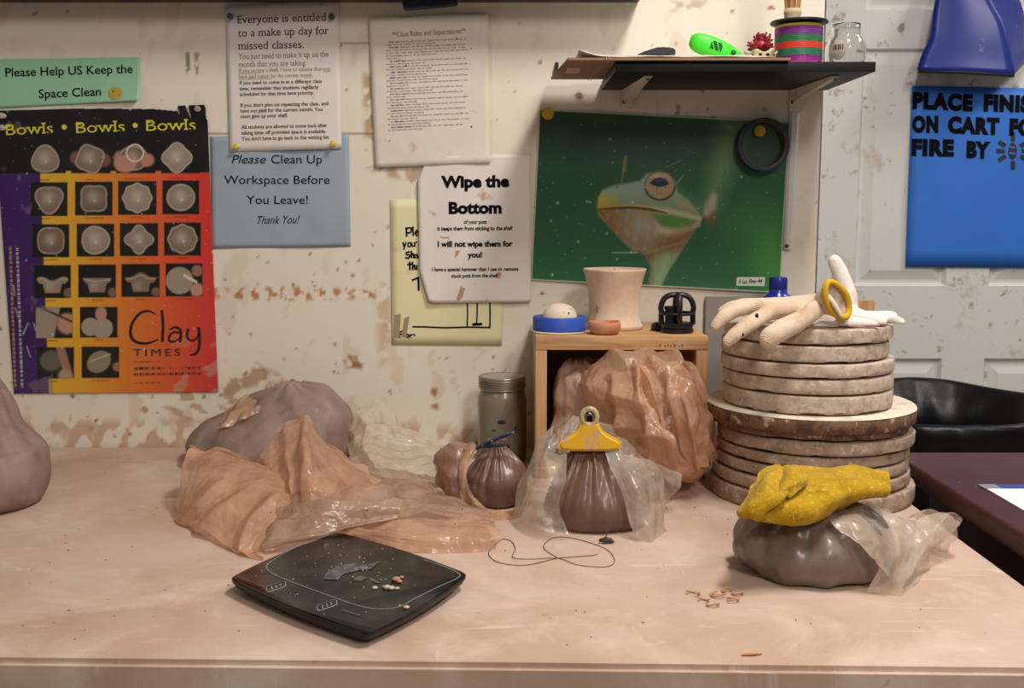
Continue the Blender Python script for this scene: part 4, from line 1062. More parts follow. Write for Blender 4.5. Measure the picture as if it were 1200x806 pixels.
def cord_spool():
    yc = 1.86; xa, xb = atY(908, 50, yc).x, atY(963.5, 50, yc).x; R = (xb - xa) / 2; cx = (xa + xb) / 2; RF = (atY(970, 25, yc).x - atY(903.5, 25, yc).x) / 2
    z0 = SZ1; z1 = atY(936, 27, yc - RF * .2).z
    r = thing('spool', 'black spool wound with purple green and red cord on the black shelf', 'spool', (cx, yc, z0))
    m = mat('black_spool', '221f20', .45)
    MB().lathe([(RF, 0.0003), (RF, .004), (R * .5, .0045), (R * .5, .005)], (cx, yc, z0), 56).build('flange', m, r, angle=40)
    MB().lathe([(R * .5, -.0005), (RF - .001, 0), (RF, .001), (RF, .0032), (RF - .001, .004), (.012, .0042)], (cx, yc, z1), 56).build('flange', m, r, angle=40)
    H = z1 - z0 - .006; cols = [('a0308c', .13), ('8a2a80', .05), ('2d7a52', .17), ('d8402e', .17), ('27774c', .17), ('7d2f86', .20), ('c9b23a', .07)]
    z = z0 + .0052
    names = {'a0308c': 'magenta', '8a2a80': 'magenta', '2d7a52': 'green', 'd8402e': 'red', '27774c': 'green', '7d2f86': 'purple', 'c9b23a': 'yellow'}
    for hx, f in cols:
        n = max(2, int(round(f * H / .0022))); dz = f * H / n; prof = []
        for i in range(n):
            for q in range(5): prof.append((R - .0011 + .0011 * math.sin(PI * q / 4), z + dz * (i + q / 4.001)))
        MB().lathe(prof, (cx, yc, 0), 56, closed=False).build('cord', mat('cord_' + names[hx] + hx, hx, .45), r)
        z += f * H
    # bamboo brushes standing in the holder on top
    zt = z1 + .0045; hx = atY(929, 10, yc).x
    h = thing('brush_holder', 'small pale round holder on top of the cord spool', 'holder', (hx, yc, zt))
    MB().lathe([(.0135, 0), (.014, .002), (.0135, .010), (.0145, .012), (.0145, .020), (.0115, .020), (.0105, .003), (.0001, .003)], (hx, yc, zt), 32).build('cup', mat('pale_cord', 'b8a584', .7, bump=(300, .4, .001)), h)
    rs = random.Random(2)
    sites = ['leftmost', 'second', 'third', 'middle', 'fifth', 'sixth', 'rightmost']
    for k in range(7):
        a = (k - 3) / 3; x = hx + a * .0075; b = Vector((x, yc + rs.uniform(-.005, .005), zt + .004)); L = rs.uniform(.13, .16)
        tpt = b + Vector((a * .020 + rs.uniform(-.002, .002), rs.uniform(-.01, .012), L))
        s = thing('bamboo_brush', 'thin bamboo handle on the cord spool, ' + sites[k] + ' of seven from the left', 'brush', tuple(b), 'bamboo handles standing on the spool')
        MB().tube([b.lerp(tpt, q / 8) for q in range(9)], [.0024 + .0002 * (q % 3 == 0) for q in range(9)], 8).build('handle', mat('bamboo_%d' % (k % 3), ['9a6a3a', '855632', 'ab7d48'][k % 3], .5, var=(40, .5, .7, '6d4526')), s)
        MB().tube([tpt, tpt + Vector((0, 0, .02)) + Vector((a * .003, 0, 0))], [.0028, .0006], 8).build('bristle', mat('bristle', '4a3828', .8), s)
cord_spool()
m_glass = mat('clear_glass', 'f4f6f4', .04, trans=1.0, ior=1.3)
def small_jar():
    yc = 1.865; c = atY(991, 60, yc); R = .0345; z = SZ1
    r = thing('glass_jar', 'small round clear jar with a round barcode label at the right end of the shelf', 'jar', (c.x, yc, z))
    H = atY(991, 29, yc).z - z; k = H / .062
    o = [(.018, 0), (.024, .001), (.031, .008), (.0345, .02), (.0335, .032), (.028, .041), (.0235, .0455), (.0235, .048), (.0245, .049), (.0235, .0505), (.0235, .053), (.0245, .0545), (.0235, .056), (.0235, .062)]
    o = [(a, b * k) for a, b in o]
    inn = [(a - .0014, max(b, .002)) for a, b in o[::-1]] + [(.0001, .002)]
    MB().lathe(o + inn, (c.x, yc, z + .0003), 48).build('glass', m_glass, r)
    f = atY(975.5, 56.5, yc - .03); M = Matrix.Translation((c.x, yc, z)) @ Matrix.Rotation(math.radians(-38), 4, 'Z')
    mb = MB(); n = 28; lab = []
    for ring in range(4):
        for q in range(n):
            a = 2 * PI * q / n; u = .0135 * ring / 3 * math.cos(a); v = .0165 * ring / 3 * math.sin(a); zz = .0235 * k + v
            rr = np.interp(zz / k, [p[1] / k for p in o[:7]], [p[0] for p in o[:7]]) + .0007
            lab.append(M @ Vector((rr * math.sin(u / .034), -rr * math.cos(u / .034), zz)))
    mb.add(lab, grid_faces(4, n, True)).build('label', mat('jar_label', 'a5988a', .6), r)
    mb = MB()
    for q in range(8):
        u0 = -.009 + q * .0023; w = .0014 if q % 3 else .0007; P = []
        for uu, v in ((u0, .0), (u0 + w, .0), (u0 + w, .009), (u0, .009)):
            zz = .0235 * k + v; rr = np.interp(zz / k, [p[1] / k for p in o[:7]], [p[0] for p in o[:7]]) + .0011; P.append(M @ Vector((rr * math.sin(uu / .034), -rr * math.cos(uu / .034), zz)))
        mb.add(P, [(0, 1, 2, 3)])
    mb.build('barcode', m_ink, r, False)
    mb = MB(); rs = random.Random(7)
    for q in range(8): a = rs.uniform(0, 6.3); mb.ball((c.x + .016 * math.cos(a), yc + .016 * math.sin(a), z + .0072), .004, 1, (1, 1, .7))
    mb.build('pebbles', mat('pebble', '77706c', .6), r)
small_jar()

# ---------------------------------------------------------------- on the white door
def blue_sign():
    s = Sheet([(1068.5, 100.5), (1215, 103.5), (1213, 313.5), (1061, 312.5)], DOOR - .004, lambda x, y: .002)
    r = thing('sign', 'bright blue poster with heavy black capitals taped to the white door', 'sign', tuple(s.at(1135, 208)))
    s.mesh('paper', mat('bright_blue_paper', '3274d0', .55, var=(4, .4, .7, '2f6cc6')), 12, 12, r)
    k = Ink(s, .001); b = lambda x, y: (1060 + x / 940 * 140, 90 + y / 806 * 120)
    def w(t, x0, y0, x1, y1, h=18):
        p, q = b(x0, y0), b(x1, y1); k.text(t, p[0], p[1], q[0], h, q[1], bold=.075, space=1.14)
    w('PLACE', 58, 243, 532, 262); w('FINIS', 618, 262, 985, 272); w('ON', 55, 430, 262, 432); w('CART', 335, 435, 742, 448); w('FO', 820, 452, 1005, 458); w('FIRE', 50, 612, 385, 618); w('BY', 482, 628, 668, 636)
    k.build(m_ink, r); k = Ink(s, .001)
    c = b(850, 585)
    k.disc(c[0] - .5, c[1], 5.2, 20, 10); 
    for i in range(12):
        a = 2 * PI * i / 12 + PI / 2
        if i % 1 == 0 and i not in ():
            if i % 3 and i % 3 != 0 and i in (2, 4, 8, 10) or i in (0, 6) or i in (3, 9):
                x0, y0 = c[0] + 11.5 * math.cos(a), c[1] - 13 * math.sin(a); x1, y1 = c[0] + 18 * math.cos(a), c[1] - 20.5 * math.sin(a); k.stroke([(x0, y0), (x1, y1)], 5, 2, False)
    k.build(mat('brown_ink', '2e2420', .6), r, 'sun_symbol')
    k = Ink(s, .0013); k.stroke([(c[0] - 4, c[1] - 5), (c[0] + 2, c[1] - 4)], 2.2, 2, False); k.stroke([(c[0] - 4, c[1] + 2), (c[0] + 2, c[1] + 3)], 2.2, 2, False); k.build(mat('bright_blue_paper', '3274d0', .55), r, 'symbol_gaps')
blue_sign()
def dustpan():
    y0 = DOOR - .012; g = lambda x, y, d=0: atY(1050 + x / 1099 * 150, y / 806 * 110, y0 - d)
    A, B = g(190, 600, .11), g(1000, 640, .11); r = thing('dustpan', 'dark blue plastic dustpan hanging upside down on the white door', 'dustpan', tuple((A + B) / 2))
    # scoop: floor plate faces the room, side walls turn back to the door, lip at the bottom
    L = [(190, 600), (225, 480), (300, 320), (320, 150), (355, -40), (400, -160)]
    R = [(1010, 640), (985, 520), (940, 330), (890, 180), (800, 30), (720, -150)]
    n = 14; Ls = crspline(L, n); Rs = crspline(R, n); V = []; m = 12
    for i in range(n):
        t = i / (n - 1)
        for j in range(m):
            s = j / (m - 1); x = Ls[i][0] * (1 - s) + Rs[i][0] * s; y = Ls[i][1] * (1 - s) + Rs[i][1] * s
            V.append(g(x, y, .105 - .05 * t + .010 * math.sin(PI * s)))
    o = mk('scoop_plate', V, grid_faces(n, m), mat('blue_plastic', '15267c', .38, var=(24, .66, .74, '5a68a8')), r); md = o.modifiers.new('t', 'SOLIDIFY'); md.thickness = .003; md.offset = 1
    V = []
    Bk = crspline([(1130, 520), (1120, 380), (1112, 240), (1100, 120), (1060, 0), (960, -160)], n)
    for i in range(n):
        t = i / (n - 1)
        for j in range(8):
            s = j / 7; x = Rs[i][0] * (1 - s) + Bk[i][0] * s; y = Rs[i][1] * (1 - s) + Bk[i][1] * s; V.append(g(x, y, (.105 - .05 * t) * (1 - s) + .004 * s))
    o = mk('side_wall', V, grid_faces(n, 8), mat('blue_plastic', '15267c', .38), r); md = o.modifiers.new('t', 'SOLIDIFY'); md.thickness = .003
    V = []
    for i in range(n):
        for j in range(6): s = j / 5; t = i / (n - 1); V.append(g(Ls[i][0] + 14 * s, Ls[i][1] - 4 * s, (.105 - .05 * t) * (1 - s) + .004 * s))
    o = mk('side_wall', V, grid_faces(n, 6), mat('blue_plastic', '15267c', .38), r); md = o.modifiers.new('t', 'SOLIDIFY'); md.thickness = .003
    MB().tube([g(190, 612, .108), g(600, 622, .118), g(1012, 650, .108)], .0042, 8).build('rubber_lip', mat('black_rubber', '15151a', .6), r)
    mb = MB(); a = g(560, -150, .05); mb.tube([a, a + Vector((0, .01, .09)), a + Vector((0, .02, .16))], [.022, .016, .018], 12); mb.build('handle', mat('blue_plastic', '15267c', .38), r)
dustpan()
# ---------------------------------------------------------------- wooden crate and what stands on it
CY0 = 1.80; CTOP = atY(720, 394, CY0).z
def pine(name, rot):
    if name in MATS: return MATS[name]
    m = bpy.data.materials.new(name); t = NT(m); out = t.add('ShaderNodeOutputMaterial'); p = t.add('ShaderNodeBsdfPrincipled'); t.link(p.outputs[0], out.inputs[0])
    v = t.coords({'x': (1.5, 30, 30), 'z': (30, 30, 1.5)}[rot])
    c = t.mixc(t.ramp(t.noise(v, 4, 5, .6, .6), .38, .64), lin4('c89d70'), lin4('aa7a4c')); c = t.mixc(t.ramp(t.noise(t.coords(), 26, 5, .6), .55, .72, 0, .6), c, lin4('b99a82'))
    t.link(c, p.inputs['Base Color']); p.inputs['Roughness'].default_value = .6; MATS[name] = m; return m
def crate():
    x0, x1 = atY(627.5, 440, CY0).x, atY(829, 440, CY0).x; yb = WALL - .012; tk = .0235; ws = .0195
    r = thing('wooden_crate', 'open fronted pine crate standing against the wall below the frog poster', 'crate', ((x0 + x1) / 2, (CY0 + yb) / 2, TZ))
    mx, mz = pine('pine_flat', 'x'), pine('pine_upright', 'z')
    MB().box(x0, x1, CY0, yb, CTOP - tk, CTOP, .0015).build('top_board', mx, r, True, angle=40)
    MB().box(x0, x1, CY0, yb, TZ + .001, TZ + .020, .0015).build('bottom_board', mx, r, True, angle=40)
    for a in (x0, x1 - ws): MB().box(a, a + ws, CY0 + .0005, yb, TZ + .0205, CTOP - tk - .0005, .0012).build('side_board', mz, r, True, angle=40)
    MB().box(x0 + ws + .0005, x1 - ws - .0005, yb - .008, yb - .001, TZ + .0205, CTOP - tk - .0005).build('back_board', mat('crate_back', '6d5a4a', .7), r, False)
    k = MB(); n = 0
    for px in (769, 773, 779, 783, 786, 790, 796, 799):
        q = atY(px, 404, CY0 - .0004); k.box(q.x - .0008, q.x + .0008 + .001 * (n % 3), q.y - .0003, q.y, q.z - .003, q.z - .003 + .002 + .002 * (n % 2)); n += 1
    k.build('pencil_marks', mat('pencil', '6b4f38', .8), r, False)
crate()
m_clay_pale = mat('pale_bisque', 'dcc2a8', .75, var=(12, .45, .7, 'c9a48c'), var2=(50, .66, .72, '8a6a54'), bump=(60, .2, .001))
def vase():
    y = 1.925; c = atY(719.5, 385, y); z = CTOP; zt = atY(719, 315, y).z - z
    k = zt / .125; s = (atY(755, 318, y).x - atY(681, 318, y).x) / 2
    o = [(s * .86, 0), (s * .92, .002), (s * .91, .006), (s * .83, .016), (s * .79, .035), (s * .80, .06), (s * .84, .085), (s * .92, .108), (s * .99, .121), (s, .124), (s * .985, .1255)]
    i_ = [(s * .94, .1245), (s * .87, .108), (s * .77, .07), (s * .74, .03), (s * .70, .010), (.0001, .008)]
    r = thing('clay_vessel', 'pale waisted clay vessel with a flared rim standing on the pine crate', 'vessel', (c.x, y, z))
    MB().lathe([(a, b * k) for a, b in o + i_], (c.x, y, z + .0003), 64).build('body', m_clay_pale, r, angle=60)
    mb = MB(); q = atY(700, 362, y - s * .73)
    mb.ball((q.x, q.y + .004, q.z), .006, 2, (.35, .45, 1.5)); q = atY(727, 357, y - s * .79); mb.ball((q.x, q.y + .0045, q.z), .0055, 2, (1, .5, .5)); mb.build('clay_mark', mat('mark_brown', '8a6c55', .8), r)
    mb = MB().lathe([(s * .925, .0012), (s * .935, .003), (s * .925, .0062)], (c.x, y, z), 64, closed=False).build('foot_ring', mat('foot_stain', 'c89a7c', .8), r)
vase()
def ball_in_tape():
    y = 1.865; c = atY(655.5, 385, y); z = CTOP; R = (atY(687, 380, y).x - atY(624, 380, y).x) / 2
    r = thing('tape_roll', 'roll of bright blue masking tape lying on the pine crate', 'tape', (c.x, y, z + .004))
    d = thing('clay_disc', 'thin pale clay disc under the roll of blue tape', 'disc', (c.x - .002, y, z))
    MB().lathe([(R * .95, .0003), (R * 1.0, .001), (R * 1.0, .003), (R * .97, .0037), (.0001, .0037)], (c.x - .002, y, z), 48).build('slab', mat('ivory_clay', 'd8c7b0', .7), d, angle=50)
    h = .024
    MB().lathe([(R * .76, 0.0002), (R * .97, .0002), (R * .985, .001), (R * .985, h - .001), (R * .97, h), (R * .76, h), (R * .76, .0002)], (c.x, y, z + .004), 64, closed=False).build('tape', mat('blue_tape', '2c4fae', .55, bump=(200, .1, .0005)), r, angle=40)
    MB().lathe([(R * .755, .0004), (R * .70, .0004), (R * .70, h - .0005), (R * .755, h - .0005), (R * .755, .0004)], (c.x, y, z + .004), 48, closed=False).build('core', mat('card_core', '6f6a66', .8), r, angle=40)
    b = thing('clay_ball', 'round pale clay ball with pierced dots sitting in the blue tape roll', 'ball', (c.x, y, z + .004))
    rr = R * .66
    MB().lathe([(rr * .5, .001), (rr * .9, .008), (rr, .018), (rr * .97, .026), (rr * .86, .035), (rr * .62, .0425), (rr * .3, .046), (.0001, .047)], (c.x + .0005, y, z + .004), 48).build('body', mat('ball_clay', 'd9c5b2', .7, var=(70, .62, .7, '8d7460'), bump=(80, .2, .001)), b)
    for dx, zz in ((.006, .033), (.015, .0325)):
        MB().ball((c.x + dx, y - rr * .83, z + zz + .0035), .0014, 2).build('pierced_dot', mat('hole_dark', '1a1410', .9), b)
ball_in_tape()
def small_bowl():
    y = 1.835; c = atY(708.5, 390, y); z = CTOP; R = (atY(728, 385, y).x - atY(689.5, 385, y).x) / 2
    r = thing('clay_bowl', 'little terracotta pinch bowl in front of the pale vessel on the crate', 'bowl', (c.x, y, z))
    o = [(R * .62, .0003), (R * .85, .002), (R * .98, .008), (R * 1.0, .0145), (R * .96, .0195), (R * .91, .0205), (R * .84, .0195), (R * .78, .012), (R * .5, .005), (.0001, .0045)]
    MB().lathe([(a, b * 1.08) for a, b in o], (c.x, y, z), 48, None, lambda v, a, i: Vector((v.x * (1 + .02 * math.sin(3 * a)), v.y, v.z * (1 + .04 * math.sin(2 * a + 1))))).build('bowl', mat('terracotta', 'b9764f', .6, var=(16, .45, .66, 'c99a7c'), bump=(90, .2, .001)), r)
small_bowl()
def press_tool():
    y = 1.86; c = atY(793, 391, y); z = CTOP; r = thing('clay_press', 'black plastic hand press with an arched open handle standing on the crate', 'press', (c.x, y, z))
    m = mat('black_resin', '16161a', .38, var=(30, .6, .72, '3c3a3c')); R = (atY(813, 385, y).x - atY(774, 385, y).x) / 2
    MB().lathe([(R * .96, .0004), (R, .002), (R, .006), (R * .9, .0075), (R * .93, .009), (R * .98, .012), (R * .96, .016), (R * .8, .018), (.0001, .018)], (c.x, y, z), 48).build('base', m, r, angle=50)
    H = atY(793, 342.5, y).z - z
    def arch(ang, w0, name, h=H):
        d = Vector((math.cos(ang), math.sin(ang), 0)); p = []
        for i in range(25):
            t = PI * i / 24; x = w0 * math.copysign(abs(math.cos(t)) ** .62, math.cos(t)) * (1 + .05 * math.sin(t)); zz = .014 + (h - .018) * abs(math.sin(t)) ** .62
            if i < 3 or i > 21: x *= .93
            p.append(Vector((c.x, y, z)) + d * x + Vector((0, 0, zz)))
        MB().tube(p, .0046, 12, False, 1.15).build(name, m, r)
    arch(0.0, R * 1.02, 'handle_arch'); arch(PI / 2, R * .85, 'handle_arch')
    q = [Vector((c.x, y, z)) + Vector((R * 1.0 * math.cos(t), R * .8 * math.sin(t), .0335)) for t in np.linspace(0, 2 * PI, 33)[:-1]]
    MB().tube(q, .0028, 8, True).build('grip_ring', m, r)
    MB().lathe([(.009, .016), (.009, .040), (.0105, .041), (.0105, .046), (.0001, .047)], (c.x - .012, y, z), 20).build('plunger', m, r, angle=50)
    MB().lathe([(.0065, .016), (.0065, H - .006)], (c.x + .003, y, z), 16).build('post', m, r)
    k = atY(775, 387, y + .01); s = thing('black_knob', 'small black knob beside the black hand press on the crate', 'knob', (k.x - .004, y + .03, z))
    MB().lathe([(.011, .0004), (.012, .002), (.012, .009), (.0095, .013), (.004, .015), (.0001, .0152)], (k.x - .004, y + .03, z), 24).build('body', m, s, angle=50)
press_tool()

# ---------------------------------------------------------------- canning jar
def mason_jar():
    y = 1.945; c = atY(588.5, 500, y); z = TZ; s = (atY(617, 480, y).x - atY(559.5, 480, y).x) / 2; k = (atY(588, 452, y).z - z) / .150
    r = thing('mason_jar', 'cloudy glass canning jar with a dusty screw lid against the wall', 'jar', (c.x, y, z))
    o = [(s * .86, .0004), (s * .97, .004), (s, .012), (s, .118), (s * .985, .128), (s * .92, .138), (s * .86, .143), (s * .86, .158)]
    i_ = [(a - .003, max(b, .005)) for a, b in o[::-1]] + [(.0001, .005)]
    MB().lathe([(a, b * k) for a, b in o + i_], (c.x, y, z), 56).build('glass', mat('dusty_glass', 'c3baa0', .22, trans=.72, ior=1.4, var=(16, .5, .75, 'a3977e')), r)
    ct = [(a - .0036, max(b, .0056)) for a, b in o[:6]] + [(.0001, .136)]
    MB().lathe([(a, b * k) for a, b in ct], (c.x, y, z), 48).build('slip', mat('grey_slip', '8f8469', .55, var=(18, .5, .68, '6f664e'), var2=(40, .68, .74, '2e2a22')), r)
    zl = .1445 * k; L = []
    L = [(s * .93, zl), (s * .945, zl + .001)]
    for q in range(4): L += [(s * .915, zl + .003 + q * .0042), (s * .975, zl + .005 + q * .0042)]
    L += [(s * .93, zl + .0195), (s * .955, zl + .021), (s * .95, zl + .0235), (s * .90, zl + .0245)]
    MB().lathe(L + [(s * .86, zl + .0242)], (c.x, y, z), 56, closed=False).build('screw_band', mat('dull_zinc', 'a39a8d', .42, .75, var=(30, .5, .7, '7d7164')), r, angle=70)
    MB().lathe([(s * .875, zl + .0215), (s * .86, zl + .0238), (s * .5, zl + .0242), (.0001, zl + .0242)], (c.x, y, z), 48, closed=False).build('lid', mat('lid_dust', 'a8998a', .6, .2), r, angle=60)
    for px, py, a, b in ((588, 489, .008, .004), (580, 499, .006, .0015), (594, 517, .006, .003), (604, 497, .003, .004), (590, 538, .01, .005)):
        q = atY(px, py, y); dx = q.x - c.x; yy = y - math.sqrt(max(s * s - dx * dx, 0)) + .0002; MB().ball((q.x, yy, q.z), 1, 2, (a, .0012, b)).build('dark_smear', mat('slip_dark', '2b2822', .7), r)
mason_jar()

# ---------------------------------------------------------------- stack of bats
def bats():
    cx_px, yc = 948.0, 1.715
    m_top = mat('bat_plaster', 'bfac99', .85, var=(42, .44, .64, 'a68f7c'), var2=(90, .54, .70, 'd3c6b5'), bump=(130, .7, .0016))
    m_big = mat('bat_plaster_brown', 'a58e7a', .85, var=(34, .44, .64, '866c58'), var2=(80, .55, .70, 'c4b29e'), bump=(130, .7, .0016))
    m_rim = mat('bat_dark_rim', '7a5a45', .75, var=(46, .46, .62, '54392a'), var2=(60, .58, .66, 'bda892'), bump=(110, .8, .003))
    m_face = mat('bat_cream_face', 'd8cbb8', .85, var=(30, .5, .68, 'bba892'), bump=(90, .5, .002))
    # (left px, right px, y of the front lower edge), topmost first
    D = [(851, 1041, 404.5), (847, 1036, 425.5), (846, 1042, 444), (848, 1041, 463.5), (848, 1040, 487), (829, 1065, 519), (842, 1064, 536), (842, 1058, 550), (840, 1057, 566), (836, 1058, 583.5), (833, 1063, 606.5)]
    lab = ['pale round plaster bat on top of the stack, under the gloves', 'pale round plaster bat second from the top of the stack', 'round plaster bat with flaking white rim, third from the top', 'round plaster bat fourth from the top of the stack',
           'round plaster bat lying on the widest bat, fifth from the top', 'widest round bat with a stepped rim in the middle of the stack', 'round brown grey bat directly below the widest bat', 'round mauve grey bat second below the widest bat',
           'round bat third below the widest one, behind the yellow felt', 'round bat second from the bottom of the stack', 'bottom round bat of the stack, resting on the table']
    zs = []
    for (a, b, py) in D:
        q_ = 1.715 if len(zs) > 4 else 1.700; R0 = (atY(b, py, q_).x - atY(a, py, q_).x) / 2; zs.append(atY(948, py, q_ - R0).z)
    zs[-1] = TZ
    for i in range(len(D) - 2, -1, -1): zs[i] = max(zs[i], zs[i + 1] + .018)
    ztop = atY(948, 384, yc - .14).z
    for i, (a, b, py) in enumerate(D):
        yc = 1.715 if i > 4 else 1.700
        zz = zs[i]; h = ((zs[i - 1] if i else ztop) - zz) - .0030
        pa, pb = atY(a, py - 10, yc), atY(b, py - 10, yc); R = (pb.x - pa.x) / 2; c = ((pa.x + pb.x) / 2, yc, zz)
        rs = np.random.RandomState(40 + i); ph = rs.uniform(0, 6.28, 8)
        r = thing('plaster_bat', lab[i], 'bat', c, 'bats in the stack')
        if i == 5: prof = [(R * .92, 0), (R * .945, .001), (R * .95, h * .28), (R * .955, h * .31), (R * .985, h * .33), (R * .998, h * .38), (R, h * .85), (R * .99, h * .96), (R * .975, h)]
        else: prof = [(R * .975, 0), (R * .990, h * .04), (R * .998, h * .12), (R, h * .35), (R, h * .6), (R * .999, h * .88), (R * .993, h * .965), (R * .983, h)]
        N = 160; V = []; Fc = []
        prof = [(.0001, 0)] + prof[:1] + [p for p in prof[1:]] + [(R * .7, h + .0003), (R * .3, h), (.0001, h)]
        for (rr, z_) in prof:
            for k in range(N):
                t = 2 * PI * k / N; edge = rr > R * .9
                w = 0.0
                if edge:
                    e = np.array([[math.cos(t) * 3, math.sin(t) * 3, z_ * 60 + i]])
                    w = .0006 * float(fnoise(e, 9.0, 60 + i, 2)[0]) ; n2 = float(fnoise(e, 5.0, 90 + i, 3)[0])
                    if z_ < h * .12 and n2 > .15: w -= .006 * min(1, (n2 - .15) * 4)
                V.append((c[0] + (rr + w) * math.cos(t), yc + (rr + w) * math.sin(t), zz + z_ + (.0005 * math.sin(2 * t + ph[0]) if 0 < z_ < h else 0)))
        Fc = grid_faces(len(prof), N, True)
        o = mk('disc', V, Fc, m_rim if i == 5 else m_top if i < 5 else m_big, r); sharp(o, 55)
        if i == 5: MB().lathe([(R * 1.0005, h * .945), (R * .995, h * .98), (R * .976, h + .0006), (R * .5, h + .0006), (.0001, h + .0006)], c, 120, None, lambda v, a, j: v * (1 + .003 * math.sin(9 * a) * (j == 0)), closed=False).build('plaster_face', m_face, r, angle=60)
    return ztop
BTOP = bats()
def bats_behind():
    y = WALL - .030
    a, b = atY(829, 349, y), atY(988, 352, y)
    r = thing('board', 'grey brown board leaning against the wall behind the stack of bats', 'board', ((a.x + b.x) / 2, y, TZ))
    mb = MB(); M = Matrix.Translation(((a.x + b.x) / 2, y + .014, TZ + .001)) @ Matrix.Rotation(-.022, 4, 'X')
    w = (b.x - a.x) / 2; h = a.z - TZ
    mb.box(-w, w, -.004, .004, .0, h, .001, 2, M); mb.build('panel', mat('grey_board', '9a9087', .7, var=(5, .4, .7, '877c73'), var2=(22, .6, .7, '75695f')), r, True, angle=40)
bats_behind()
def wood_offcut():
    y = WALL - .030; a, b = atY(993, 352, y), atY(1024, 352, y)
    r = thing('wood_board', 'tan wooden board on edge, its corner showing right of the white glove', 'board', ((a.x + b.x) / 2, y, TZ))
    MB().box(a.x, b.x, y - .006, y + .012, TZ + .001, a.z, .001).build('plank', pine('weathered_upright', 'z'), r, True, angle=40)
wood_offcut()
def blue_bottle():
    y = 1.955; c = atY(911.5, 350, y); zt = atY(911, 324.5, y).z; s = (atY(924, 340, y).x - atY(899, 340, y).x)
    r = thing('blue_bottle', 'deep blue plastic bottle behind the gloves on the bat stack', 'bottle', (c.x, y, TZ))
    zc = atY(911, 341, y).z; zs = atY(911, 353, y).z; m = mat('cobalt_plastic', '1c2a8c', .25, coat=.4)
    R = .036
    MB().lathe([(R * .9, .0005), (R, .006), (R, zs - TZ - .02), (R * .95, zs - TZ - .004), (R * .75, zs - TZ + .008), (.017, zc - TZ - .004), (.0165, zc - TZ + .004), (.0001, zc - TZ + .004)], (c.x, y, TZ), 40).build('body', m, r, angle=60)
    n = 40; mb = MB(); rc = (atY(922, 332, y).x - atY(901.5, 332, y).x) / 2
    mb.lathe([(rc * .96, zc), (rc, zc + .001), (rc, zt - .003), (rc * .93, zt - .0005), (.0001, zt)], (c.x, y, 0), 72, None, lambda v, a, i: v * 1 if i > 2 else Vector((v.x * (1 + .02 * math.cos(36 * a)), v.y * (1 + .02 * math.cos(36 * a)), v.z)))
    mb.build('cap', mat('cobalt_cap', '18247a', .35), r, angle=50)
blue_bottle()

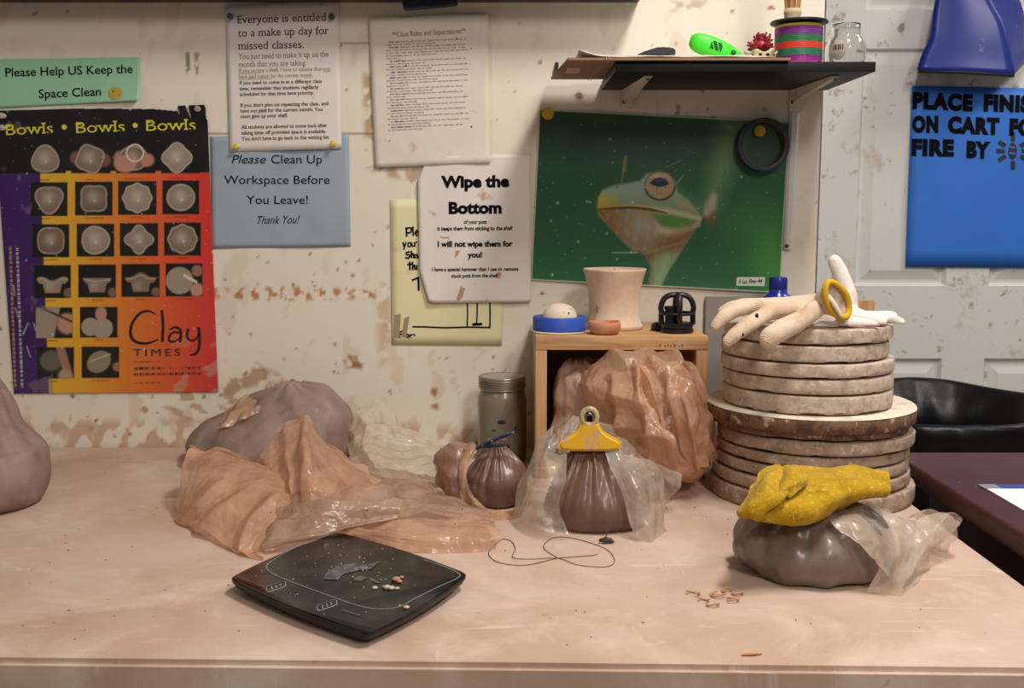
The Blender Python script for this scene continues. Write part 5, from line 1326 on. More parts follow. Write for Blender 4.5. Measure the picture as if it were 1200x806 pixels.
# ---------------------------------------------------------------- gloves on the stack
def gloves():
    g = lambda cx, cy, y: atY(830 + cx / 5.217, 300 + cy / 5.217, y)
    m_knit = bpy.data.materials.new('cream_knit'); t = NT(m_knit); out = t.add('ShaderNodeOutputMaterial'); p = t.add('ShaderNodeBsdfPrincipled'); t.link(p.outputs[0], out.inputs[0])
    v = t.coords(); c = t.mixc(t.ramp(t.noise(v, 22, 5, .6), .40, .66), lin4('e3cbb0'), lin4('cba787')); c = t.mixc(t.ramp(t.noise(v, 160, 2), .6, .72, 0, .5), c, lin4('b5906f'))
    t.link(c, p.inputs['Base Color']); p.inputs['Roughness'].default_value = .9; p.inputs['Sheen Weight'].default_value = .25
    w = t.add('ShaderNodeTexWave', wave_type='BANDS', bands_direction='DIAGONAL'); w.inputs['Scale'].default_value = 170; w.inputs['Distortion'].default_value = 2.5; t.link(v, w.inputs['Vector'])
    b = t.add('ShaderNodeBump'); b.inputs['Strength'].default_value = .55; b.inputs['Distance'].default_value = .0012; t.link(w.outputs['Fac'], b.inputs['Height']); t.link(b.outputs[0], p.inputs['Normal'])
    Y = 1.60
    r = thing('work_glove', 'cream knitted work glove with a yellow cuff draped over the left of the stack', 'glove', tuple(g(450, 330, Y)))
    caps = []
    def chain(L):
        P = [(g(a, b_, y), rr) for a, b_, y, rr in L]
        for (a, ra), (b2, rb) in zip(P, P[1:]): caps.append((a, b2, ra, rb))
    # back of the hand and wrist
    chain([(690, 268, 1.635, .0125), (600, 292, 1.625, .0145), (480, 305, 1.615, .0150), (380, 315, 1.61, .0145), (320, 312, 1.615, .013)])
    chain([(700, 285, 1.61, .012), (560, 320, 1.60, .013), (430, 335, 1.592, .0135), (360, 345, 1.59, .0125)])
    chain([(560, 300, 1.66, .012), (420, 300, 1.665, .013), (300, 300, 1.66, .012)])
    # fingers drooping over the rim
    chain([(330, 305, 1.63, .0130), (240, 308, 1.62, .0125), (160, 330, 1.60, .0120), (90, 375, 1.59, .0112), (42, 428, 1.585, .0085)])
    chain([(300, 300, 1.66, .0120), (220, 296, 1.66, .0115), (140, 315, 1.65, .0105), (85, 345, 1.645, .009)])
    chain([(370, 345, 1.59, .0125), (300, 385, 1.575, .0120), (220, 435, 1.560, .0115), (150, 490, 1.550, .0105), (118, 522, 1.548, .0085)])
    chain([(700, 300, 1.60, .0130), (620, 355, 1.575, .0135), (540, 405, 1.558, .0145), (450, 450, 1.548, .0155), (385, 492, 1.543, .0160), (368, 510, 1.542, .0150)])
    V, Fc = blend(caps, .0028, 5)
    P = np.array(V); P += (fnoise(P, 90, 3, 2) * .0010)[:, None] * np.array([.4, .4, 1])
    P[:, 2] = np.where(P[:, 1] > 1.585, np.maximum(P[:, 2], BTOP + .0005), P[:, 2])
    mk('hand', P, Fc, m_knit, r)
    # cuff: an open mouth facing right and towards the room, rimmed in yellow
    c = g(785, 268, 1.575); ax = Vector((.42, -.90, .16)).normalized(); upv = (Vector((-.62, 0, .80)) - ax * Vector((-.62, 0, .80)).dot(ax)).normalized(); sd = ax.cross(upv)
    RU, RS = .0300, .0180
    def ring(c_, ru, rs_, n=40, wob=0.0): return [c_ + upv * (ru * math.cos(2 * PI * k / n)) + sd * (rs_ * math.sin(2 * PI * k / n)) + ax * (wob * math.sin(3 * 2 * PI * k / n)) for k in range(n)]
    V = []; rings = [(g(690, 280, 1.62), .015, .016, 0), (c - ax * .024, .0205, .0180, 0), (c - ax * .010, .0265, .0205, .001), (c, RU, RS, .0015), (c - ax * .003, RU * .9, RS * .88, .0015), (c - ax * .010, RU * .74, RS * .72, 0), (c - ax * .018, RU * .5, RS * .5, 0), (c - ax * .022, .002, .002, 0)]
    for q in rings: V += ring(*q[:3], 40, q[3])
    mk('cuff', V, grid_faces(len(rings), 40, True), m_knit, r)
    MB().tube(ring(c + ax * .0008, RU, RS, 48, .0015), .0050, 8, True).build('yellow_cuff_band', mat('mustard_wool', 'c9a01c', .85, bump=(300, .6, .001), var=(60, .55, .7, 'b5861a')), r)
    V = []
    for q in ((c - ax * .001, RU * .93, RS * .92, 0), (c - ax * .005, RU * .6, RS * .6, 0), (c - ax * .008, .001, .001, 0)): V += ring(*q[:3], 40, q[3])
    mk('cuff_lining', V, grid_faces(3, 40, True), mat('pinkish_lining', 'b59a8c', .95, var=(90, .45, .6, 'd8c8be'), bump=(200, .7, .002)), r)
    cf = [g(700, 215, 1.572), g(745, 260, 1.565), g(780, 315, 1.562), g(815, 375, 1.562)]
    MB().tube(crspline([tuple(q) for q in cf], 14).tolist(), [.002 + .002 * math.sin(PI * i / 13) for i in range(14)], 8).build('cuff_fold', mat('cream_fold', 'dcc7b0', .9), r)
    mb = MB()
    for cx, cy, y, a, b2 in ((297, 366, 1.5625, .0026, .0042), (212, 480, 1.546, .0018, .003)):
        q = g(cx, cy, y); mb = MB(); mb.ball((q.x, q.y, q.z), 1, 2, (a, .0015, b2)); mb.build('worn_hole', mat('hole_dark', '1a1410', .9), r)
    # the other glove: white with pink stains, one finger standing up
    r2 = thing('work_glove', 'chalky white glove lying right of the yellow cuff with one finger standing up', 'glove', tuple(g(900, 400, 1.62)))
    caps = []
    chain([(760, 425, 1.60, .0080), (700, 424, 1.597, .0068), (655, 430, 1.595, .005)])
    chain([(840, 360, 1.63, .016), (900, 375, 1.63, .016), (980, 392, 1.625, .012), (1060, 403, 1.62, .008)])
    chain([(820, 405, 1.605, .012), (890, 410, 1.60, .010), (960, 415, 1.60, .008), (1020, 418, 1.60, .006)])
    chain([(980, 380, 1.63, .011), (1060, 378, 1.63, .0085), (1120, 385, 1.628, .0075), (1185, 403, 1.625, .0058)])
    chain([(940, 370, 1.655, .010), (1030, 362, 1.66, .0075), (1110, 358, 1.66, .0065), (1140, 362, 1.66, .005)])
    chain([(850, 350, 1.645, .017), (852, 250, 1.648, .0150), (830, 165, 1.65, .0138), (800, 95, 1.65, .0125), (778, 45, 1.65, .0115), (772, 30, 1.65, .0105)])
    V, Fc = blend(caps, .0026, 4); P = np.array(V); P += (fnoise(P, 130, 7, 2) * .0012)[:, None] * np.array([.5, .5, 1]); P[:, 2] = np.maximum(P[:, 2], BTOP + .0004)
    mk('hand', P, Fc, mat('chalky_white', 'e6dcd4', .9, var=(16, .52, .68, 'd6bcb4'), var2=(60, .6, .72, 'cdbfb2'), bump=(220, .5, .002)), r2)
    mb = MB()
    for cx, cy, y, a in ((870, 425, 1.592, .010), (1000, 422, 1.594, .013), (1075, 412, 1.612, .007)):
        q = g(cx, cy, y); mb = MB(); mb.ball((q.x, q.y, BTOP + .0016), 1, 2, (a, .004, .0018)); mb.build('pink_stain', mat('pink_stain', 'a8868a', .9), r2)
gloves()

# ---------------------------------------------------------------- kitchen scale
def scale():
    K = [(266, 677), (396, 622.5), (551, 672), (431, 742)]
    zt = TZ + .020
    W = [atZ(x, y, zt) for x, y in K]     # left, far, right, near
    c = sum(W, Vector()) / 4
    r = thing('kitchen_scale', 'flat black kitchen scale with a clay spattered glass top', 'scale', (c.x, c.y, TZ))
    def outline(inset, z, rad=.018, n=10, bulge=.006):
        P = []
        Q = [c + (w - c) * (1 - inset / (w - c).length) for w in W]
        for i in range(4):
            p, a, b = Q[i], Q[i - 1], Q[(i + 1) % 4]
            d0 = (a - p).normalized(); d1 = (b - p).normalized(); s = p + d0 * rad; e = p + d1 * rad
            for k in range(n + 1):
                t = k / n; P.append((s * (1 - t) ** 2 + p * 2 * t * (1 - t) + e * t * t))
            # gently bowed side towards the next corner
            s2 = e; e2 = b + (p - b).normalized() * rad; out = ((p + b) / 2 - c).normalized()
            for k in range(1, 12):
                t = k / 12; P.append(s2.lerp(e2, t) + out * bulge * 4 * t * (1 - t))
        return [Vector((q.x, q.y, z)) for q in P]
    def stack(L):
        V = []; n = None
        for ins, z in L:
            o = outline(ins, z); n = len(o); V += o
        Fc = [f[::-1] for f in grid_faces(len(L), n, True)]; Fc += [tuple(range(n)), tuple((len(L) - 1) * n + k for k in range(n - 1, -1, -1))]
        return V, Fc
    V, Fc = stack([(.020, TZ + .003), (.014, TZ + .0035), (.004, TZ + .010), (.0015, TZ + .0148)])
    o = mk('base', V, Fc, mat('black_plastic_worn', '17181a', .5, var=(60, .62, .72, '4a4744')), r); sharp(o, 40)
    V, Fc = stack([(.002, TZ + .015), (0, TZ + .0157), (0, TZ + .0190), (.0015, TZ + .0200)])
    m = bpy.data.materials.new('dusty_black_glass'); t = NT(m); out = t.add('ShaderNodeOutputMaterial'); p = t.add('ShaderNodeBsdfPrincipled'); t.link(p.outputs[0], out.inputs[0])
    v = t.coords(); c1 = t.mixc(t.ramp(t.noise(v, 14, 6, .65, .5), .45, .78, 0, .20), lin4('08090a'), lin4('6b6259')); c1 = t.mixc(t.ramp(t.noise(v, 150, 3, .6), .70, .76, 0, .8), c1, lin4('a89888'))
    t.link(c1, p.inputs['Base Color']); t.link(t.ramp(t.noise(v, 12, 5, .6), .35, .7, .12, .42), p.inputs['Roughness']); p.inputs['Specular IOR Level'].default_value = .22
    o = mk('glass_top', V, Fc, m, r); sharp(o, 40)
    for k, (ix, iy) in enumerate(((.12, .12), (.88, .12), (.88, .88), (.12, .88))):
        q = W[0].lerp(W[1], ix).lerp(W[3].lerp(W[2], ix), iy); MB().lathe([(.008, .0002), (.008, .0032)], (q.x, q.y, TZ), 16).build('foot', mat('black_rubber', '15151a', .6), r)
    zz = zt + .0004
    sp = lambda cx, cy: atZ(280 + cx / 4.615, 620 + cy / 4.615, zz)
    gl = mat('print_grey', '8f9794', .5)
    def line(L, w, name, closed=False, mm=gl):
        q = crspline(L, 60) if not closed else np.array(L); P = [sp(a, b) for a, b in q]
        MB().tube(P, w, 5, closed, .25).build(name, mm, r, False)
    line([(420, 60), (300, 100), (180, 170), (150, 205), (175, 235), (260, 275), (450, 345), (620, 405), (740, 430), (860, 420), (960, 370), (1080, 310), (1180, 265), (1190, 240), (1120, 205), (1000, 165)], .0006, 'printed_outline')
    for (a, b, c_, d) in ((150, 325, 252, 293), (424, 428, 528, 392)):
        u = np.array([c_ - a, d - b], float); L = np.linalg.norm(u); u /= L; nv = np.array([-u[1] * .55, u[0]]) ; pts = []
        for k in range(32):
            tt = 2 * PI * k / 32; cc = math.cos(tt); pts.append((a + u[0] * L / 2 + u[0] * (L / 2) * (1 if cc > 0 else -1) * (1 - (1 - abs(cc)) ** 2) ** .5 + nv[0] * 17 * math.sin(tt), b + u[1] * L / 2 + u[1] * L / 2 * (1 if cc > 0 else -1) * (1 - (1 - abs(cc)) ** 2) ** .5 + nv[1] * 17 * math.sin(tt)))
        line(pts, .0005, 'touch_button', True)
        for f in (.28, .5, .72):
            P = [sp(a + u[0] * L * f + nv[0] * e, b + u[1] * L * f + nv[1] * e) for e in (-9, 9)]; MB().tube(P, .0005, 5, False, .3).build('button_mark', gl, r, False)
    rs = random.Random(9)
    P = [sp(555 + 98 * t / 24, 438 + 30 * t / 24) for t in range(25)]
    mb = MB()
    for i in range(0, 24):
        if i % 4 == 3: continue
        mb.box(P[i].x, P[i].x + .0022, P[i].y - .0014, P[i].y + .0016, zz, zz + .0003)
    mb.build('worn_lettering', mat('print_dim', '6c6f6d', .5), r, False)
    # smeared clay and crumbs
    def blot(L, z, mm, name):
        V = [sp(a, b) for a, b in L]; V = [Vector((q.x, q.y, zz + z)) for q in V]; mk(name, V, [tuple(range(len(V) - 1, -1, -1))], mm, r, False)
    ms = mat('grey_clay_smear', '6b6a6c', .6, var=(90, .4, .62, '3b3a3c'))
    blot([(455, 270), (475, 235), (540, 195), (640, 180), (700, 190), (765, 172), (720, 215), (650, 222), (560, 245), (535, 275), (490, 272)], .0003, ms, 'clay_smear'); blot([(705, 262), (740, 275), (765, 292), (745, 292), (715, 278)], .0003, ms, 'clay_smear'); blot([(620, 262), (660, 255), (695, 262), (660, 282), (625, 278)], .0003, mat('brown_clay_smear', '5b5148', .6), 'clay_smear')
    mb = MB()
    def crumb(cx, cy, s, mm, sq=.6):
        q = sp(cx, cy); b2 = MB(); b2.ball((q.x, q.y, zt + s * sq * .6), s, 1, (1.2, 1, sq)); return b2
    pale = mat('pale_crumb', 'c9b19a', .8); tan = mat('tan_crumb', 'b58a62', .8)
    allc = [(800, 318, .0045), (825, 322, .004), (855, 322, .003), (735, 320, .0035), (785, 312, .0025), (850, 275, .005), (868, 285, .0035), (880, 262, .003)]
    for k, (cx, cy, s) in enumerate(allc): crumb(cx, cy, s, 0).build('clay_crumb', pale if k < 5 else tan, r)
    big = MB()
    for k in range(70):
        q = sp(rs.gauss(620, 220), rs.gauss(230, 85))
        big.ball((q.x, q.y, zt + .0004), rs.uniform(.0005, .0011), 1)
    tag(big.build('fine_crumbs', pale, r), kind='stuff')
    crumb(905, 425, .0035, 0).build('clay_crumb', pale, r)
scale()
# ---------------------------------------------------------------- bags
F_PEACH = film_mat('peach_film', 'e6bd9c', 'd6a683', .60, .90, .34, transl=.42)
F_PEACH_T = film_mat('peach_film_thin', 'e4bb9a', 'd4a582', .42, .80, .28)
F_MAUVE_T = film_mat('mauve_film_thin', 'c9a893', 'b08a74', .50, .86, .26)
F_WHITE = film_mat('milky_film', 'dccfc0', 'cfbfad', .26, .66, .22, bump=.42)
F_MILKY = film_mat('peachy_milky_film', 'e0d0c0', 'd0bba8', .45, .84, .26, bump=.42)
F_CLEAR = film_mat('cream_film', 'eae2cf', 'ddd2ba', .42, .80, .2, bump=.4)
def clay_film(name, c1, c2, rough=.34, coat=.45):
    return mat(name, c1, rough, var=(14, .40, .66, c2), var2=(55, .60, .74, c2), bump=(60, .25, .002), coat=coat, coat_rough=.22, spec=.45)
M_MAUVE = clay_film('mauve_clay_in_film', '7f685e', '988278', .58, .08)
M_BROWN = clay_film('brown_clay_in_film', '664a3d', '775a4c', .42, .25)
M_GREY = clay_film('grey_clay_in_film', '6b5a50', '7f6e64', .42, .28)

def sheet(name, parent, m, ctrl, nu=56, nv=64, **kw):
    V, Fc = film_sheet(ctrl, nu, nv, **kw)
    return mk(name, V, Fc, m, parent)
def join_sheets(name, parent, m, L, **kw):
    mb = MB()
    for i, (ctrl, nu, nv, k2) in enumerate(L):
        a = dict(kw); a.update(k2); V, Fc = film_sheet(ctrl, nu, nv, seed=a.pop('seed', 1) + i, **a); mb.add(V.tolist(), Fc)
    return mk(name, mb.V, mb.F, m, parent)

def left_edge_bag():
    r = thing('clay_bag', 'tall mauve grey bag of clay at the left end of the table', 'bag', tuple(atZ(-28, 594)))
    V, Fc = ring_bag([(-80, 22, 592, 1.63, .075), (-96, 42, 582, 1.63, .10), (-102, 49, 562, 1.63, .11), (-100, 49, 540, 1.63, .11), (-95, 46, 525, 1.63, .10), (-85, 35, 511, 1.63, .085), (-75, 24, 494, 1.63, .07), (-65, 13, 470, 1.63, .05), (-50, 0, 447, 1.63, .03), (-44, -12, 430, 1.63, .012)],
                     90, 120, 5, .006, 18, [(0, .0), (.3, .001), (.6, .006), (1, .005)], 9, .0055, 38)
    mk('clay_body', V, Fc, M_MAUVE, r)
left_edge_bag()
def back_left_bag():
    r = thing('clay_bag', 'low mauve grey bag of clay against the wall behind the peach plastic', 'bag', tuple(atZ(318, 546)))
    V, Fc = ring_bag([(250, 395, 544, 1.92, .07), (228, 411, 533, 1.92, .10), (221, 414, 521, 1.92, .105), (232, 413, 505, 1.925, .098), (258, 410, 490, 1.93, .085), (284, 400, 474, 1.935, .066), (308, 377, 458, 1.94, .042), (325, 356, 449, 1.945, .02)],
                     80, 130, 8, .006, 22, [(0, .0), (.4, .003), (1, .004)], 7, .0066, 40)
    mk('clay_body', V, Fc, M_MAUVE, r)
    join_sheets('loose_film', r, F_PEACH_T, [
        ([[(262, 490, 1.90), (275, 470, 1.92), (295, 462, 1.93), (312, 462, 1.94)], [(258, 500, 1.86), (278, 482, 1.87), (298, 474, 1.88), (316, 470, 1.90)], [(262, 502, 1.85), (285, 490, 1.85), (300, 484, 1.86), (318, 476, 1.88)]], 20, 36, dict()),
        ([[(310, 462, 1.95), (318, 447, 1.96), (330, 442, 1.96), (340, 446, 1.96)], [(310, 468, 1.92), (320, 456, 1.925), (332, 452, 1.93), (342, 452, 1.94)]], 16, 26, dict(seed=4))], excess=.12, amp=.004, scale=95, k=.03, floor=None)
back_left_bag()
def white_bag():
    r = thing('plastic_bag', 'empty cream translucent plastic bag crumpled against the wall', 'bag', tuple(atZ(465, 548)))
    join_sheets('film', r, F_CLEAR, [
        ([[(412, 495, 1.95), (420, 476, 1.96), (438, 471, 1.965), (455, 478, 1.965), (466, 500, 1.955), (500, 512, 1.955), (550, 519, 1.95)],
          [(410, 510, 1.90), (425, 500, 1.88), (445, 500, 1.87), (465, 512, 1.88), (490, 521, 1.89), (515, 527, 1.89), (548, 530, 1.90)],
          [(408, 535, 1.82), (430, 530, 1.79), (455, 532, 1.78), (480, 539, 1.79), (500, 543, 1.80), (518, 546, 1.81), (535, 545, 1.83)],
          [(414, 552, 1.75), (435, 553, 1.73), (455, 559, 1.71), (475, 563, 1.71), (495, 566, 1.72), (512, 567, 1.73), (528, 560, 1.76)]], 64, 90, {}),
        ([[(430, 498, 1.86), (460, 512, 1.86), (500, 520, 1.87), (545, 524, 1.87)], [(425, 522, 1.79), (462, 530, 1.78), (500, 536, 1.79), (540, 540, 1.80)], [(440, 548, 1.72), (470, 552, 1.70), (500, 556, 1.71), (530, 556, 1.73)]], 40, 70, dict(seed=6))],
        excess=.05, amp=.004, scale=42, k=.03, folds=((5, 1, .008), (2, -4, .005)))
white_bag()
def peach_heap():
    r = thing('plastic_bag', 'large empty peach coloured plastic bag crumpled in a heap behind the scale', 'bag', tuple(atZ(390, 615)))
    L0 = [(222, 527, 1.66), (250, 528, 1.66), (285, 535, 1.64), (320, 555, 1.60), (354, 578, 1.55)]
    P0 = [(303, 542, 1.66), (324, 508, 1.68), (357, 487, 1.69), (387, 522, 1.70), (415, 540, 1.70), (447, 562, 1.66)]
    join_sheets('bag_mouth', r, F_PEACH, [
        ([L0, [(213, 560, 1.60), (245, 560, 1.56), (280, 568, 1.535), (312, 582, 1.50), (338, 592, 1.49)],
          [(206, 592, 1.56), (235, 597, 1.49), (270, 607, 1.45), (297, 618, 1.43), (318, 618, 1.45)],
          [(206, 609, 1.54), (238, 624, 1.455), (265, 638, 1.41), (288, 648, 1.385), (303, 646, 1.40)],
          [(212, 608, 1.56), (246, 630, 1.45), (276, 647, 1.39), (302, 657, 1.362), (310, 658, 1.362)]], 72, 76, {}),
        ([L0, [(226, 535, 1.72), (255, 538, 1.73), (290, 545, 1.71), (325, 562, 1.66), (355, 580, 1.58)],
          [(232, 562, 1.72), (262, 566, 1.72), (295, 570, 1.70), (325, 575, 1.66), (352, 586, 1.60)],
          [(212, 600, 1.58), (245, 596, 1.62), (280, 594, 1.62), (315, 592, 1.60), (345, 592, 1.57)]], 44, 60, dict(seed=5, amp=.003))],
        excess=.05, amp=.004, scale=40, k=.035, seed=2, folds=((1.2, 3.2, .009), (2.5, -.6, .004)))
    join_sheets('bag_peak', r, F_PEACH_T, [
        ([P0, [(318, 556, 1.60), (336, 530, 1.61), (360, 518, 1.585), (385, 542, 1.60), (415, 557, 1.60), (441, 569, 1.60)],
          [(335, 573, 1.55), (346, 560, 1.55), (363, 556, 1.515), (390, 566, 1.54), (415, 573, 1.55), (435, 577, 1.56)],
          [(345, 590, 1.52), (353, 588, 1.50), (366, 586, 1.475), (390, 588, 1.50), (415, 588, 1.52), (430, 588, 1.54)]], 60, 70, dict()),
        ([P0, [(314, 545, 1.74), (332, 525, 1.76), (358, 512, 1.77), (388, 530, 1.78), (418, 545, 1.77), (447, 564, 1.70)],
          [(318, 566, 1.76), (338, 566, 1.76), (362, 566, 1.76), (390, 566, 1.76), (420, 566, 1.76), (445, 572, 1.70)]], 36, 60, dict(seed=9))],
        excess=.05, amp=.0034, scale=42, k=.04, seed=11, folds=((.3, 4.2, .010),))
    join_sheets('bag_tail', r, F_MAUVE_T, [
        ([[(352, 584, 1.52), (372, 580, 1.50), (405, 577, 1.51), (452, 572, 1.54), (470, 580, 1.55)], [(296, 600, 1.50), (340, 594, 1.475), (385, 590, 1.46), (425, 588, 1.47), (470, 588, 1.50)],
          [(300, 622, 1.45), (338, 612, 1.43), (378, 604, 1.43), (420, 600, 1.44), (470, 596, 1.46)], [(308, 640, 1.40), (342, 632, 1.395), (378, 626, 1.40), (412, 616, 1.42), (465, 604, 1.45)], [(312, 648, 1.385), (346, 636, 1.40), (380, 630, 1.41), (414, 622, 1.42), (465, 610, 1.46)]], 60, 80, dict()),
        ([[(442, 570, 1.62), (470, 555, 1.64), (490, 559, 1.64), (527, 580, 1.61), (574, 604, 1.54)], [(432, 582, 1.55), (466, 577, 1.54), (500, 581, 1.54), (536, 592, 1.53), (577, 608, 1.50)],
          [(422, 600, 1.48), (466, 603, 1.475), (506, 603, 1.47), (542, 606, 1.47), (580, 614, 1.465)]], 50, 70, dict(seed=6))],
        excess=.06, amp=.0036, scale=52, k=.035, seed=21, folds=((3.3, .7, .009), (1.1, 2.2, .004)))
    join_sheets('bag_hem', r, F_PEACH_T, [
        ([[(398, 606, 1.50), (440, 606, 1.50), (490, 604, 1.49), (540, 605, 1.48), (570, 608, 1.48), (581, 618, 1.46)], [(392, 612, 1.45), (440, 614, 1.44), (490, 615, 1.43), (540, 616, 1.43), (573, 619, 1.43), (586, 626, 1.43)],
          [(398, 620, 1.42), (440, 626, 1.405), (490, 630, 1.40), (540, 631, 1.40), (573, 632, 1.405), (585, 630, 1.415)], [(418, 634, 1.42), (445, 641, 1.405), (490, 647, 1.392), (540, 648, 1.392), (573, 647, 1.40), (581, 638, 1.42)]], 56, 100, {})],
        excess=.05, amp=.003, scale=52, k=.04, seed=31, folds=((2.6, .5, .006), (0.6, 5, .003)))
    rs = random.Random(4); mb = MB()
    for k in range(26):
        px = rs.uniform(300, 575); py = 600 + rs.uniform(-8, 40) * (px - 250) / 330
        q = atY(px, min(py, 640), 1.435); mb.ball((q.x, q.y, max(q.z, TZ + .003)), rs.uniform(.0006, .0013), 1)
    tag(mb.build('clay_specks', mat('clay_speck', '3c2c22', .8), r), kind='stuff')
peach_heap()
def small_clay_bag():
    r = thing('clay_bag', 'small brown bag of clay with a blue strip, left of the yellow clipped bag', 'bag', tuple(atZ(578, 590)))
    V, Fc = ring_bag([(562, 600, 590, 1.64, .026), (550, 612, 585, 1.64, .040), (542, 617, 571, 1.64, .047), (544, 616, 555, 1.64, .046), (553, 609, 541, 1.64, .036), (564, 600, 529, 1.64, .020), (570, 593, 521, 1.64, .011), (568, 597, 514, 1.64, .008)],
                     90, 150, 3, .003, 40, [(0, .0006), (.35, .0015), (.7, .0034), (1, .0018)], 16, .0012, 90)
    mk('clay_body', V, Fc, M_BROWN, r)
    join_sheets('bunched_top', r, clay_film('reddish_brown_film', '9c7565', '86604f', .4, .3), [
        ([[(532, 520, 1.68), (545, 517, 1.68), (556, 524, 1.67), (560, 532, 1.66)], [(512, 530, 1.66), (528, 519, 1.64), (545, 522, 1.63), (556, 532, 1.63)], [(508, 550, 1.65), (520, 548, 1.615), (534, 545, 1.605), (545, 548, 1.61)], [(514, 570, 1.645), (523, 573, 1.61), (535, 572, 1.60), (542, 568, 1.605)], [(522, 582, 1.64), (530, 586, 1.61), (540, 588, 1.60), (546, 584, 1.605)]], 50, 50, {})],
        excess=.08, amp=.0035, scale=80, k=.035, seed=3, folds=((.6, 2.5, .004),))
    join_sheets('loose_film', r, F_PEACH_T, [
        ([[(546, 520, 1.65), (554, 518, 1.63), (560, 526, 1.62)], [(534, 545, 1.63), (541, 545, 1.605), (547, 552, 1.598)], [(534, 570, 1.61), (543, 572, 1.59), (552, 576, 1.585)], [(545, 590, 1.595), (557, 590, 1.575), (568, 592, 1.575)], [(566, 606, 1.56), (578, 602, 1.56), (594, 600, 1.565)]], 60, 30, {}),
        ([[(566, 596, 1.60), (585, 598, 1.59), (605, 596, 1.60)], [(572, 603, 1.565), (590, 603, 1.56), (612, 600, 1.575)], [(578, 610, 1.545), (592, 609, 1.545), (606, 606, 1.555)]], 20, 34, dict(seed=9))],
        excess=.10, amp=.0035, scale=90, k=.04, seed=13)
    c = thing('bag_clip', 'dark blue speckled strip closing the small brown clay bag', 'clip', tuple(atY(577, 518, 1.615)))
    a, b = atY(553, 528.5, 1.625), atY(602, 506.5, 1.60)
    MB().tube([a.lerp(b, i / 10) + Vector((0, 0, .0018 * math.sin(PI * i / 10))) for i in range(11)], [.0026] + [.0042] * 9 + [.0026], 10, False, .7).build('strip', mat('speckled_blue', '25325c', .45, var=(150, .56, .64, 'aab6c6')), c)
    a, b = atY(566, 523.5, 1.615), atY(592, 521, 1.612); MB().tube([a, a.lerp(b, .5), b], [.002, .003, .002], 8).build('clasp', mat('clasp_dark', '2c2f3a', .5), c)
small_clay_bag()
def clipped_bag():
    r = thing('clay_bag', 'brown bag of clay in milky film gathered under a yellow clip', 'bag', tuple(atZ(700, 614)))
    V, Fc = ring_bag([(672, 730, 616, 1.53, .030), (650, 752, 612, 1.53, .050), (640, 760, 600, 1.53, .060), (640, 758, 582, 1.53, .060), (648, 748, 563, 1.53, .050), (660, 735, 546, 1.53, .034), (668, 724, 533, 1.53, .018), (668, 722, 525, 1.53, .010), (662, 722, 517, 1.53, .006)],
                     110, 180, 9, .003, 35, [(0, .0004), (.3, .0012), (.62, .0040), (.85, .0032), (1, .0012)], 18, .0012, 80)
    mk('clay_body', V, Fc, M_BROWN, r)
    join_sheets('loose_film', r, F_WHITE, [
        ([[(674, 488, 1.59), (656, 491, 1.57), (648, 506, 1.55), (660, 522, 1.535)], [(652, 505, 1.61), (631, 521, 1.565), (635, 532, 1.51), (664, 538, 1.495)], [(632, 545, 1.61), (613, 561, 1.55), (630, 564, 1.48), (662, 562, 1.462)],
          [(619, 585, 1.60), (605, 593, 1.53), (628, 602, 1.465), (655, 594, 1.458)], [(612, 600, 1.58), (601, 607, 1.52), (630, 620, 1.455), (667, 627, 1.446)]], 66, 60, {}),
        ([[(705, 520, 1.525), (722, 522, 1.525), (731, 532, 1.545), (736, 542, 1.58)], [(716, 547, 1.485), (741, 542, 1.490), (766, 547, 1.53), (770, 552, 1.58)], [(730, 580, 1.460), (754, 571, 1.462), (776, 577, 1.52), (776, 582, 1.58)],
          [(738, 612, 1.452), (760, 606, 1.452), (778, 610, 1.51), (774, 602, 1.58)], [(746, 630, 1.445), (766, 634, 1.440), (780, 627, 1.49), (772, 612, 1.57)]], 60, 56, dict(seed=3)),
        ([[(722, 512, 1.57), (736, 520, 1.58), (756, 537, 1.585), (775, 544, 1.59), (798, 556, 1.60)], [(726, 530, 1.555), (743, 540, 1.555), (766, 556, 1.56), (786, 564, 1.57), (796, 574, 1.58)], [(736, 556, 1.56), (753, 573, 1.56), (768, 586, 1.565), (781, 589, 1.58), (778, 590, 1.59)]], 40, 56, dict(seed=7)),
        ([[(666, 491, 1.605), (680, 487, 1.612), (700, 490, 1.612), (723, 508, 1.60)], [(653, 506, 1.575), (680, 500, 1.59), (706, 505, 1.588), (729, 520, 1.575)], [(655, 530, 1.555), (680, 526, 1.565), (706, 526, 1.565), (726, 536, 1.555)]], 36, 44, dict(seed=12))],
        excess=.06, amp=.0034, scale=50, k=.035, seed=41, folds=((.6, 3.2, .006),), floor=TZ + .001)
    # the clip
    y = 1.512; f = lambda x, yy: (atY(x, yy, y).x, atY(x, yy, y).z)
    c = thing('bulldog_clip', 'clay smeared yellow plastic clip pinching the top of the brown clay bag', 'clip', tuple(atY(691, 527, y)))
    half = [(691, 527.5), (710, 527.3), (722, 526.5), (727, 523), (727.5, 518.5), (724, 514.5), (716, 511), (708, 506), (703.5, 500), (702, 494)]
    L = [f(x, yy) for x, yy in half]; cxm = f(691, 510)[0]; poly = L + [(2 * cxm - x, z) for x, z in L[::-1][:-1]]
    bm = bmesh.new(); lo = [bm.verts.new((x, y - .0085, z)) for x, z in poly]; hi = [bm.verts.new((x, y + .0085, z)) for x, z in poly]
    n = len(poly); bm.faces.new(lo); bm.faces.new(hi[::-1])
    for i in range(n): bm.faces.new((lo[i], hi[i], hi[(i + 1) % n], lo[(i + 1) % n]))
    bmesh.ops.recalc_face_normals(bm, faces=bm.faces[:])
    bmesh.ops.bevel(bm, geom=[e for e in bm.edges if abs(e.verts[0].co.y - e.verts[1].co.y) < 1e-6], offset=.0036, segments=3, affect='EDGES')
